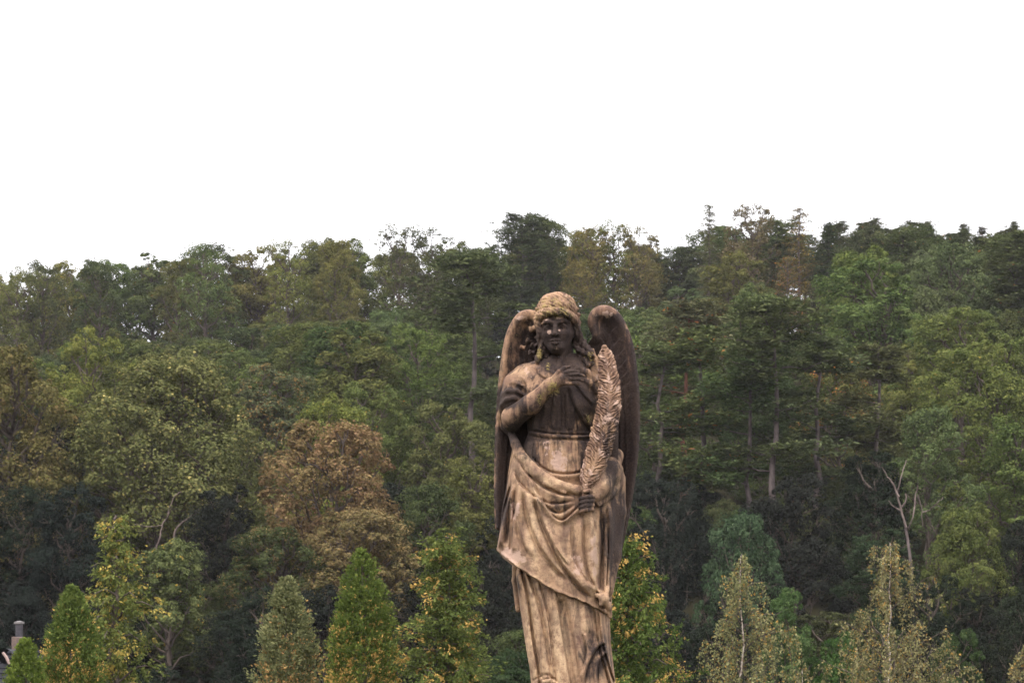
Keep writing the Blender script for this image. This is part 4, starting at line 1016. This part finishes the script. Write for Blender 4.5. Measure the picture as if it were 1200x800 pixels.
# ---- wings
def wing(outline, lead, rads, side, cy):
    pts = [P(a, b, cy) for a, b in outline]; xs_ = [p[0] for p in pts]; hs_ = [p[2] for p in pts]
    W = Field((min(xs_) - 10, -24, min(hs_) - 10), (max(xs_) + 10, 52, max(hs_) + 10), 1.25)
    X, Z = np.meshgrid(W.x, W.h, indexing='ij')
    poly = [(p[0], p[2]) for p in pts]; d2, _, _ = seg_dist(X, Z, poly + [poly[0]])
    inside = np.zeros(X.shape, bool)
    for i in range(len(poly)):
        (x1, z1), (x2, z2) = poly[i], poly[(i + 1) % len(poly)]
        inside ^= ((z1 > Z) != (z2 > Z)) & (X < (x2 - x1) * (Z - z1) / (z2 - z1 + 1e-9) + x1)
    d2 = np.where(inside, -d2, d2)
    lp = [P(a, b, cy - 10) for a, b in spline([np.array(p, float) for p in lead], 4)]
    ld, lt, lsd = seg_dist(X, Z, [(p[0], p[2]) for p in lp])
    # centre surface: the outer edge comes forward, the vane is hollowed
    yc = cy - 12 * np.exp(-(ld / 12) ** 2) + 6 * np.clip(ld / 40, 0, 1)
    # feather relief: coverts above, long flight feathers below, running along the outer edge
    run = np.clip(lt * 1.15 - .15, 0, 1)
    row = ld / 6.5 + .35 * np.sin(Z * .03)
    prim = (row % 1.0); rel = 2.2 * (prim - .5) * np.clip((run - .22) / .12, 0, 1)
    barb = .35 * np.sin((Z * .9 + ld * 1.3))
    v = Z / 13.0 + ld / 16; r0 = np.floor(v); u = ld / 8 + (r0 % 2) * .5
    sc = 2.4 * ((v % 1.0) - .5) + 1.0 * np.abs(np.sin(np.pi * u)); cov = sc * np.clip((.34 - run) / .12, 0, 1)
    rel = (rel + cov + barb) * np.clip((ld - 5) / 5, 0, 1)
    th = 3.4
    f = np.maximum(d2[:, None, :], np.abs(W.D - yc[:, None, :] ) - th - np.where(W.D < yc[:, None, :], rel[:, None, :], 0)) * .8
    W.F = f.astype(np.float32)
    rr = np.interp(np.linspace(0, 1, len(lp)), np.linspace(0, 1, len(rads)), rads)
    W.chain([p for p in lp], rr, 2.5)
    return W
LEAD_R = [(697, 392), (694.5, 376), (701, 366.5), (711, 365), (722, 371), (731, 385), (738, 404), (743, 430), (746, 460), (747, 495), (745, 535), (740, 575), (733, 615), (725, 650), (716, 682)]
OUT_R = [(697, 392), (695, 376), (702, 367), (711, 365), (722, 371), (731, 385), (738, 404), (743, 430), (746, 460), (747, 495), (745, 535), (740, 575), (733, 615), (725, 650), (717, 684), (706, 686), (690, 640), (672, 560), (672, 460), (684, 410)]
LEAD_L = [(632, 381), (626, 371), (618, 369), (609, 373), (600, 386), (594, 404), (589.5, 430), (586, 460), (583.5, 500), (582, 540), (581.5, 580), (582, 618)]
OUT_L = [(632, 381), (626, 371), (618, 369), (609, 373), (600, 386), (594, 404), (589.5, 430), (586, 460), (583.5, 500), (582, 540), (581.5, 580), (582, 620), (590, 626), (612, 600), (640, 520), (645, 440)]
patch('crust_shade', 722, 480, 40, 150, .75, 20); patch('crust_shade', 612, 440, 26, 90, .35, 20); patch('crust_shade', 592, 530, 16, 60, .3, 10)
patch('crust_shade', 714, 362, 22, 8, -.9, 10); patch('crust_shade', 612, 368, 16, 7, -.7, 10); patch('crust_shade', 736, 400, 5, 30, -.5, 10)  # wing rims lightened in colour where light catches them
wr = wing(OUT_R, LEAD_R, (3.5, 5.5, 6.5, 6.2, 5.0, 4.2, 3.8, 3.2, 3.0, 2.8, 2.6, 2.6, 2.5, 2.2, 1.8), 1, 20)
carve('wing', wr, M_STONE, angel, {'crust_shade': .3})
wl_ = wing(OUT_L, LEAD_L, (3.5, 5.0, 5.4, 5.0, 4.2, 3.6, 3.2, 3.0, 2.8, 2.6, 2.4, 2.0), -1, 20)
carve('wing', wl_, M_STONE, angel, {'crust_shade': .3})

# ---- palm frond
Fp = Field((72, -66, 222), (138, -6, 436), 0.8)
rib = spline([np.array(p, float) for p in ((708.5, 407), (711, 428), (714, 455), (713.5, 480), (708, 508), (700, 534), (692, 556), (686, 572), (682.5, 590), (683, 602))], 5)
dr = lambda py: np.interp(py, [405, 440, 480, 540, 575, 602], [-26, -34, -40, -44, -46, -45])
rp = [P(a, b, dr(b)) for a, b in rib]
X, Z = np.meshgrid(Fp.x, Fp.h, indexing='ij')
rd, rt, rsd = seg_dist(X, Z, [(p[0], p[2]) for p in rp])
Lr = sum(math.hypot(rp[i + 1][0] - rp[i][0], rp[i + 1][2] - rp[i][2]) for i in range(len(rp) - 1))
S_ = rt * Lr                                                                 # distance from the tip
left = rsd * 1.0
wl2 = np.interp(S_, [0, 8, 30, 60, 90, 120, 150, 164, 172, 200], [4, 8.5, 11, 14, 16, 15.5, 13, 9, 2.0, 1.6])
wr2 = np.interp(S_, [0, 8, 30, 60, 90, 120, 150, 164, 172, 200], [4, 9.5, 12.5, 14, 14, 14.5, 12, 8, 2.0, 1.6])
xr = np.interp(Z, [p[2] for p in rp][::-1], [p[0] for p in rp][::-1]); leftm = X < xr
wid = np.where(leftm, wl2, wr2)
q = rd / np.maximum(wid, .1)
per = 4.5
ph = (S_ + rd * np.where(leftm, .95, .85) + np.where(leftm, -3.0, .8) * q ** 2 + np.where(leftm, 0, 3.1) + 2.2 * np.sin(S_ * .11) + 1.2 * np.sin(S_ * .31 + 1) + .9 * np.sin(S_ * .83 + 2 * leftm) + .7 * np.sin(rd * .6 + S_ * .17)) / per
saw = (ph % 1.0); leafn = np.floor(ph)
edge = wid * (1 + .05 * np.sin(leafn * 2.7) + .03 * np.sin(leafn * 1.1)) - (1.0 + .9 * np.sin(leafn * 1.7)) * np.abs(saw - .45) * (S_ < 168)
rel = ((2.9 + .7 * np.sin(leafn * 2.3)) * np.sin(np.pi * saw) ** .8 - 1.5 + .4 * np.sin(ph * 12.56)) * np.clip(q * 3.2, .15, 1) * (S_ < 170)
ribh = 1.7 * np.exp(-(rd / 1.7) ** 2)
yc = np.interp(Z, [p[2] for p in rp][::-1], [p[1] for p in rp][::-1]) + 5.0 * q ** 2 - 1.6 * np.sin(np.pi * np.clip(q, 0, 1))
f = np.maximum((rd - edge)[:, None, :] * .8, np.abs(Fp.D - yc[:, None, :]) - 2.2 - np.where(Fp.D < yc[:, None, :], (rel + ribh)[:, None, :], 0)) * .8
Fp.F = f.astype(np.float32)
Fp.chain([rp[-12], rp[-6], rp[-1]], (2.4, 2.4, 2.6), 1)
carve('palm_frond', Fp, M_STONE, angel, {'crust_shade': -.85, 'pale': .36})

# ---- pedestal under the statue
def box_vf(cx, cy, z0, z1, hx, hy, ch=.012):
    V = []
    for z, s in ((z0, 1), (z1 - ch, 1), (z1, 0)):
        e = 0 if s else ch
        V += [(cx - hx + e, cy - hy + e, z), (cx + hx - e, cy - hy + e, z), (cx + hx - e, cy + hy - e, z), (cx - hx + e, cy + hy - e, z)]
    F = [(3, 2, 1, 0), (8, 9, 10, 11)] + [(a + i, a + (i + 1) % 4, a + 4 + (i + 1) % 4, a + 4 + i) for a in (0, 4) for i in range(4)]
    return np.array(V, float), np.array(F)
bz = CZ + BASE[2] * K
ped = empty('pedestal', (BASE[0] * K, SY, 0)); tag(ped, 'square stone pedestal carrying the angel statue', 'pedestal')
link_mesh('plinth', np_mesh('plinth', *join_vf([box_vf(0, 0, -.1, .18, .52, .52), box_vf(0, 0, .18, .27, .45, .45)])), M_STONE, ped)
link_mesh('shaft', np_mesh('shaft', *box_vf(0, 0, .27, bz - .16, .36, .36)), M_STONE, ped)
link_mesh('cornice', np_mesh('cornice', *join_vf([box_vf(0, 0, bz - .16, bz - .08, .41, .41), box_vf(0, 0, bz - .08, bz + .004, .36, .36)])), M_STONE, ped)
# ------------------------------------------------------------------ garden conifers and birches in front of the wood
M_SCALE = make_leaf_mat('leaf_scale', .2)
def front(name, meshes, px, top, Yd, H0, label, cat, group, tint, acc, share, sxy=1.0, rz=0.0, bark=None, names=('stem', 'foliage')):
    x, y, zt = at(px, top, Yd); zg = float(terrain(x, y)); s = (zt - zg) / H0
    o = plant(name, meshes, (x, y, zg), (sxy, sxy, s), rz, tint, acc, share, bark, M_SCALE, names)
    return tag(o, label, cat, group)
GOLD, AMBER = (.36, .28, .075), (.40, .26, .08)
G1 = 'upright garden conifers below the wood'
front('columnar_cypress', thuja(61, 2.5, [(0, .30), (.5, .27), (.78, .20), (.92, .10), (1, .02)], 34000, .034, rough=.07), 30, 753, 30, 2.5,
      'smallest rounded green cypress, right beside the metal chimney at the lower left', 'cypress', G1, (.105, .145, .030), GOLD, .34)
front('columnar_cypress', thuja(62, 3.2, [(0, .50), (.4, .42), (.7, .32), (.88, .17), (1, .02)], 50000, .036, cone_low=.9, rough=.09), 84, 690, 31, 3.2,
      'pointed cypress column with golden lower half, left of the loose spindly cypress', 'cypress', G1, (.090, .125, .032), AMBER, .46)
front('loose_cypress', cypress(63, 4.1, .80, 64, base=.10, power=1.0, spray=.8, arch=.6, leaf=.046), 130, 607, 32.5, 4.1,
      'loose spindly cypress with bare arching twigs and yellow tips, tallest at the lower left', 'cypress', G1, (.130, .150, .045), GOLD, .29, rz=.6, sxy=1.25)
front('conical_cypress', thuja(64, 3.4, [(0, .58), (.3, .46), (.6, .31), (.85, .17), (1, .015)], 36000, .038, cone_low=.75, rough=.17, fan=.20), 336, 680, 34, 3.4,
      'bluish green conical cypress with pinkish orange bands, below the left side of the brown oak', 'cypress', G1, (.145, .155, .070), (.34, .21, .085), .40, sxy=1.15)
front('columnar_cypress', thuja(65, 3.7, [(0, .52), (.35, .46), (.65, .40), (.85, .25), (.95, .12), (1, .015)], 62000, .036, cone_low=.9, tops=3, rough=.08), 424, 646, 33, 3.7,
      'twin topped cypress column, bright green above and golden below, in front of the brown oak', 'cypress', G1, (.095, .130, .030), AMBER, .47, rz=.2)
front('bushy_cypress', cypress(66, 3.9, .86, 110, base=.02, power=.8, spray=1.25, arch=.2, hang=.35, leaf=.044), 521, 629, 32, 3.9,
      'bushy conical cypress with orange cone clusters, between the twin topped column and the statue', 'cypress', G1, (.105, .130, .038), AMBER, .20, rz=1.0, sxy=1.12)
front('bushy_cypress', cypress(67, 3.7, .98, 105, base=.02, power=.72, spray=1.2, arch=.3, hang=.5, leaf=.044), 733, 637, 30, 3.7,
      'cypress with bright orange tips half hidden behind the right side of the statue', 'cypress', G1, (.085, .118, .032), AMBER, .22, rz=2.2)
G2 = 'slender birches below the wood'
def front_birch(seed, px, top, Yd, H0, label, tint, **kw):
    tr, fo, br = birch(seed, H0, **kw)
    return front('birch_tree', (tr, fo, br), px, top, Yd, H0, label, 'birch tree', G2, tint, (.32, .20, .06), .12, bark=M_BIRCH, names=('trunk', 'foliage'))
front_birch(71, 868, 642, 42, 4.6, 'weeping birch with drooping olive leaves, nearest right of the statue', (.20, .20, .088), R=1.3, nb=46, strings=8, hangl=(.7, 1.7), base=.16)
front_birch(75, 1043, 626, 42, 4.8, 'weeping birch with one straight white trunk below the bare dead branches', (.21, .195, .09), R=1.5, nb=56, strings=8, hangl=(.7, 1.8), base=.12, gap=(.62, .72))
front_birch(73, 1203, 742, 40, 3.2, 'pale leaved birch top cut by the right edge at the bottom corner', (.205, .19, .09), R=.8, nb=30, strings=11, base=.1)
front_birch(74, 940, 778, 40, 2.7, 'short pale birch top at the bottom edge between the two tall birches', (.205, .19, .09), R=.6, nb=22, strings=9, base=.1)
for px, top, Yd, w, k, tn, lb in ((925, 683, 50, 72, 5, (.070, .110, .040), 'fresh green sapling right behind the left weeping birch'),
                                  (985, 738, 50, 85, 1, (.055, .100, .030), 'fresh green bush between the two tall birches'),
                                  (870, 596, 72, 120, 3, (.052, .080, .042), 'light green young tree rising behind the top of the left weeping birch'),
                                  (1125, 735, 52, 80, 0, (.045, .070, .028), 'mid green bush right of the white trunked birch'),
                                  (600, 760, 55, 90, 4, (.035, .055, .024), 'dark bush behind the hem of the statue')):
    x, y, zt = at(px, top, Yd); zg = float(terrain(x, y)); h0, r0 = BLH[k]; H = zt - zg
    o = plant('young_tree', BL[k], (x, y, zg), (w / FPX * Yd / (2 * r0),) * 2 + (H / h0,), px * .37, tn, YEL, .01)
    tag(o, lb, 'young tree', 'young trees and bushes before the wood')

# ---- bare dead tree before the thicket on the right
def wood_lines(name, mat, Yd, lines, parent=None, org=None, seed=1):
    rng = np.random.default_rng(seed); L = []
    for pts, r0, r1 in lines:
        p = np.array([at(a, b, Yd) for a, b in pts]); n = len(p)
        p[:, 1] += rng.normal(size=n) * .12
        q = np.array(spline([v for v in p], 4)); q += rng.normal(size=q.shape) * .012
        L.append(tube(q, np.linspace(r0, r1, len(q)), 6))
    V, F = join_vf(L); V = V - np.array(org)
    return link_mesh(name, np_mesh(name, V, F, smooth=True), mat, parent)
Yd = 79.5; x0, y0, _ = at(1068, 700, Yd); zg = float(terrain(x0, y0))
dead = empty('dead_tree', (x0, y0, zg)); tag(dead, 'bare dead tree with forked pale branches above the white trunked birch', 'dead tree')
pyg = HY - (zg - .5 - CZ) * FPX / Yd
wood_lines('trunk', M_BARK_GREY, Yd, [([(1069, pyg), (1068, 728), (1069, 696), (1066, 655), (1062, 618)], .075, .042)], dead, (x0, y0, zg))
wood_lines('branch', M_BARK_DEAD, Yd, [([(1062, 618), (1057, 598), (1052, 579), (1055, 560), (1063, 538)], .040, .010), ([(1057, 598), (1048, 594), (1041, 587)], .03, .012),
                                       ([(1053, 582), (1046, 566), (1040, 558), (1034, 546)], .032, .010), ([(1057, 594), (1061, 586), (1062, 577)], .030, .015)], dead, (x0, y0, zg))
wood_lines('branch', M_BARK_DEAD, Yd, [([(1063, 625), (1068, 606), (1073, 582), (1075, 568)], .024, .018), ([(1074, 580), (1080, 594), (1081, 618)], .022, .009),
                                       ([(1080, 600), (1088, 598), (1096, 591), (1106, 582)], .022, .009), ([(1084, 604), (1092, 614), (1099, 626)], .018, .007), ([(1096, 591), (1103, 594)], .012, .006)], dead, (x0, y0, zg), 3)
big = [t['o'] for t in TREES if t['kind'] == 'big'][0]
bpos = big.location
db = wood_lines('dead_branch', M_BARK_DEAD, 88.4, [([(180, 664), (184, 642), (188, 628), (190, 614), (197, 602), (203, 583), (213, 576)], .035, .018), ([(190, 615), (174, 617), (157, 615)], .024, .012),
                                                  ([(203, 640), (206, 622), (214, 612), (234, 597)], .05, .02), ([(197, 602), (200, 590)], .02, .01)], None, tuple(bpos), 5)
db.parent = big; db.scale = tuple(1 / s for s in big.scale); db.rotation_mode = 'QUATERNION'
from mathutils import Matrix
db.matrix_parent_inverse = (Matrix.Translation(bpos) @ big.rotation_euler.to_matrix().to_4x4() @ Matrix.Diagonal((*big.scale, 1))).inverted()
db.scale = (1, 1, 1); db.location = bpos

# ---- little slate roofed house whose chimney shows at the lower left
def pbsdf(name, col, rough=.8, nscale=30, col2=None, metal=0.0, bump=.2):
    m, nt, out = new_mat(name); b = nt.nodes.new('ShaderNodeBsdfPrincipled')
    n = noise(nt, nscale, 5, .6); c = mixc(nt, maprange(nt, n, .35, .65), col, col2 or tuple(v * .6 for v in col))
    nt.links.new(c, b.inputs['Base Color']); b.inputs['Roughness'].default_value = rough; b.inputs['Metallic'].default_value = metal
    bp = nt.nodes.new('ShaderNodeBump'); bp.inputs['Strength'].default_value = bump; bp.inputs['Distance'].default_value = .01
    nt.links.new(n, bp.inputs['Height']); nt.links.new(bp.outputs[0], b.inputs['Normal']); nt.links.new(b.outputs[0], out.inputs[0])
    return m
M_SLATE = pbsdf('slate', (.009, .009, .013), 1.0, 14, (.018, .018, .024)); M_PLASTER = pbsdf('plaster', (.42, .37, .30), .9, 5, (.33, .29, .24))
M_FLUE = pbsdf('dark_sheet_metal', (.05, .047, .055), .45, 20, (.08, .07, .08), .6); M_CAP = pbsdf('zinc_cap', (.15, .135, .13), .7, 30, (.10, .09, .09), .2)
M_BRICK = pbsdf('old_brick', (.15, .10, .085), .9, 25, (.10, .075, .065)); M_BOARD = pbsdf('painted_board', (.38, .26, .23), .8, 20, (.28, .20, .18))
hx, hy, hz = at(-8, 766, 47.3); wz = 1.9
house = empty('garden_house', (hx, hy, 0)); tag(house, 'low slate roofed house behind the smallest cypress, with a thin metal chimney', 'house')
def slab(name, corners, th, mat, parent):
    c = np.array(corners, float); n = unit(np.cross(c[1] - c[0], c[3] - c[0]))
    V = np.concatenate([c, c - n * th]); F = np.array([(0, 1, 2, 3), (7, 6, 5, 4), (0, 4, 5, 1), (1, 5, 6, 2), (2, 6, 7, 3), (3, 7, 4, 0)])
    return link_mesh(name, np_mesh(name, V, F), mat, parent)
link_mesh('wall', np_mesh('wall', *box_vf(0, 0, -.05, wz, .88, 1.0)), M_PLASTER, house)
Lx = 1.02; e = wz - .12
rf = empty('roof', (0, 0, 0)); rf.parent = house
courses = []
for sgn in (-1, 1):
    for k in range(9):                                                       # overlapping slate courses
        t0, t1 = k / 9, (k + 1.18) / 9
        y0_, y1_ = sgn * 1.25 * (1 - t0), sgn * 1.25 * max(0.0, 1 - t1); z0_, z1_ = e + (hz - e) * t0 + .02, e + (hz - e) * min(1, t1)
        c = np.array([(-Lx, y0_, z0_), (Lx, y0_, z0_), (Lx, y1_, z1_), (-Lx, y1_, z1_)][::(1 if sgn < 0 else -1)], float); n = unit(np.cross(c[1] - c[0], c[3] - c[0]))
        courses.append((np.concatenate([c, c - n * .018]), np.array([(0, 1, 2, 3), (7, 6, 5, 4), (0, 4, 5, 1), (1, 5, 6, 2), (2, 6, 7, 3), (3, 7, 4, 0)])))
link_mesh('slates', np_mesh('slates', *join_vf(courses)), M_SLATE, rf)
rr_, rf_ = tube([(-Lx - .02, 0, hz + .02), (Lx + .02, 0, hz + .02)], [.05, .05], 8); link_mesh('ridge_tile', np_mesh('ridge_tile', rr_, rf_), M_SLATE, rf)
cx, cyy, czt = at(22.5, 728, 47.3); cx -= hx
stk = link_mesh('chimney', np_mesh('chimney', *box_vf(cx - .01, 0, hz - .2, at(0, 746, 47.3)[2], .115, .12)), M_BRICK, house)
fl = tube([(cx, 0, at(0, 748, 47.3)[2]), (cx, 0, at(0, 731, 47.3)[2])], [.072, .072], 14); link_mesh('flue', np_mesh('flue', *fl), M_FLUE, stk)
cp = tube([(cx, 0, at(0, 731.2, 47.3)[2]), (cx, 0, at(0, 730.6, 47.3)[2]), (cx, 0, at(0, 728.4, 47.3)[2]), (cx, 0, at(0, 727, 47.3)[2])], [.03, .105, .10, .02], 14); link_mesh('flue_cap', np_mesh('flue_cap', *cp), M_CAP, stk)
# rounded dormer with a pale board on its edge
dx = at(5, 0, 46.3)[0] - hx
dm = tube([(dx, -.95, at(0, 768, 46)[2]), (dx, -.2, at(0, 768, 46)[2])], [.15, .15], 16); link_mesh('dormer', np_mesh('dormer', *dm, smooth=False), M_SLATE, house)
wood = [np.array([dx - .03, -1.0, at(0, 763.5, 46)[2]]), np.array([dx + .04, -1.0, at(0, 769, 46)[2]]), np.array([dx + .10, -1.0, at(0, 777, 46)[2]])]
bd = tube(wood, [.028, .032, .030], 6); link_mesh('bargeboard', np_mesh('bargeboard', *bd), M_BOARD, house)
# ------------------------------------------------------------------ thin haze volume added to lift and tint the shadows
m, nt, out = new_mat('shadow_lift_haze')
pv = nt.nodes.new('ShaderNodeVolumePrincipled'); pv.inputs['Color'].default_value = (.70, .68, .74, 1); pv.inputs['Density'].default_value = .00016
pv.inputs['Anisotropy'].default_value = 0.0
nt.links.new(pv.outputs[0], out.inputs['Volume'])
V = np.array([(x, y, z) for z in (-3, 62) for x, y in ((-505, -70), (505, -70), (505, 705), (-505, 705))], float)
F = np.array([(3, 2, 1, 0), (4, 5, 6, 7), (0, 1, 5, 4), (1, 2, 6, 5), (2, 3, 7, 6), (3, 0, 4, 7)])
tag(link_mesh('haze', np_mesh('haze', V, F), m), kind='stuff')
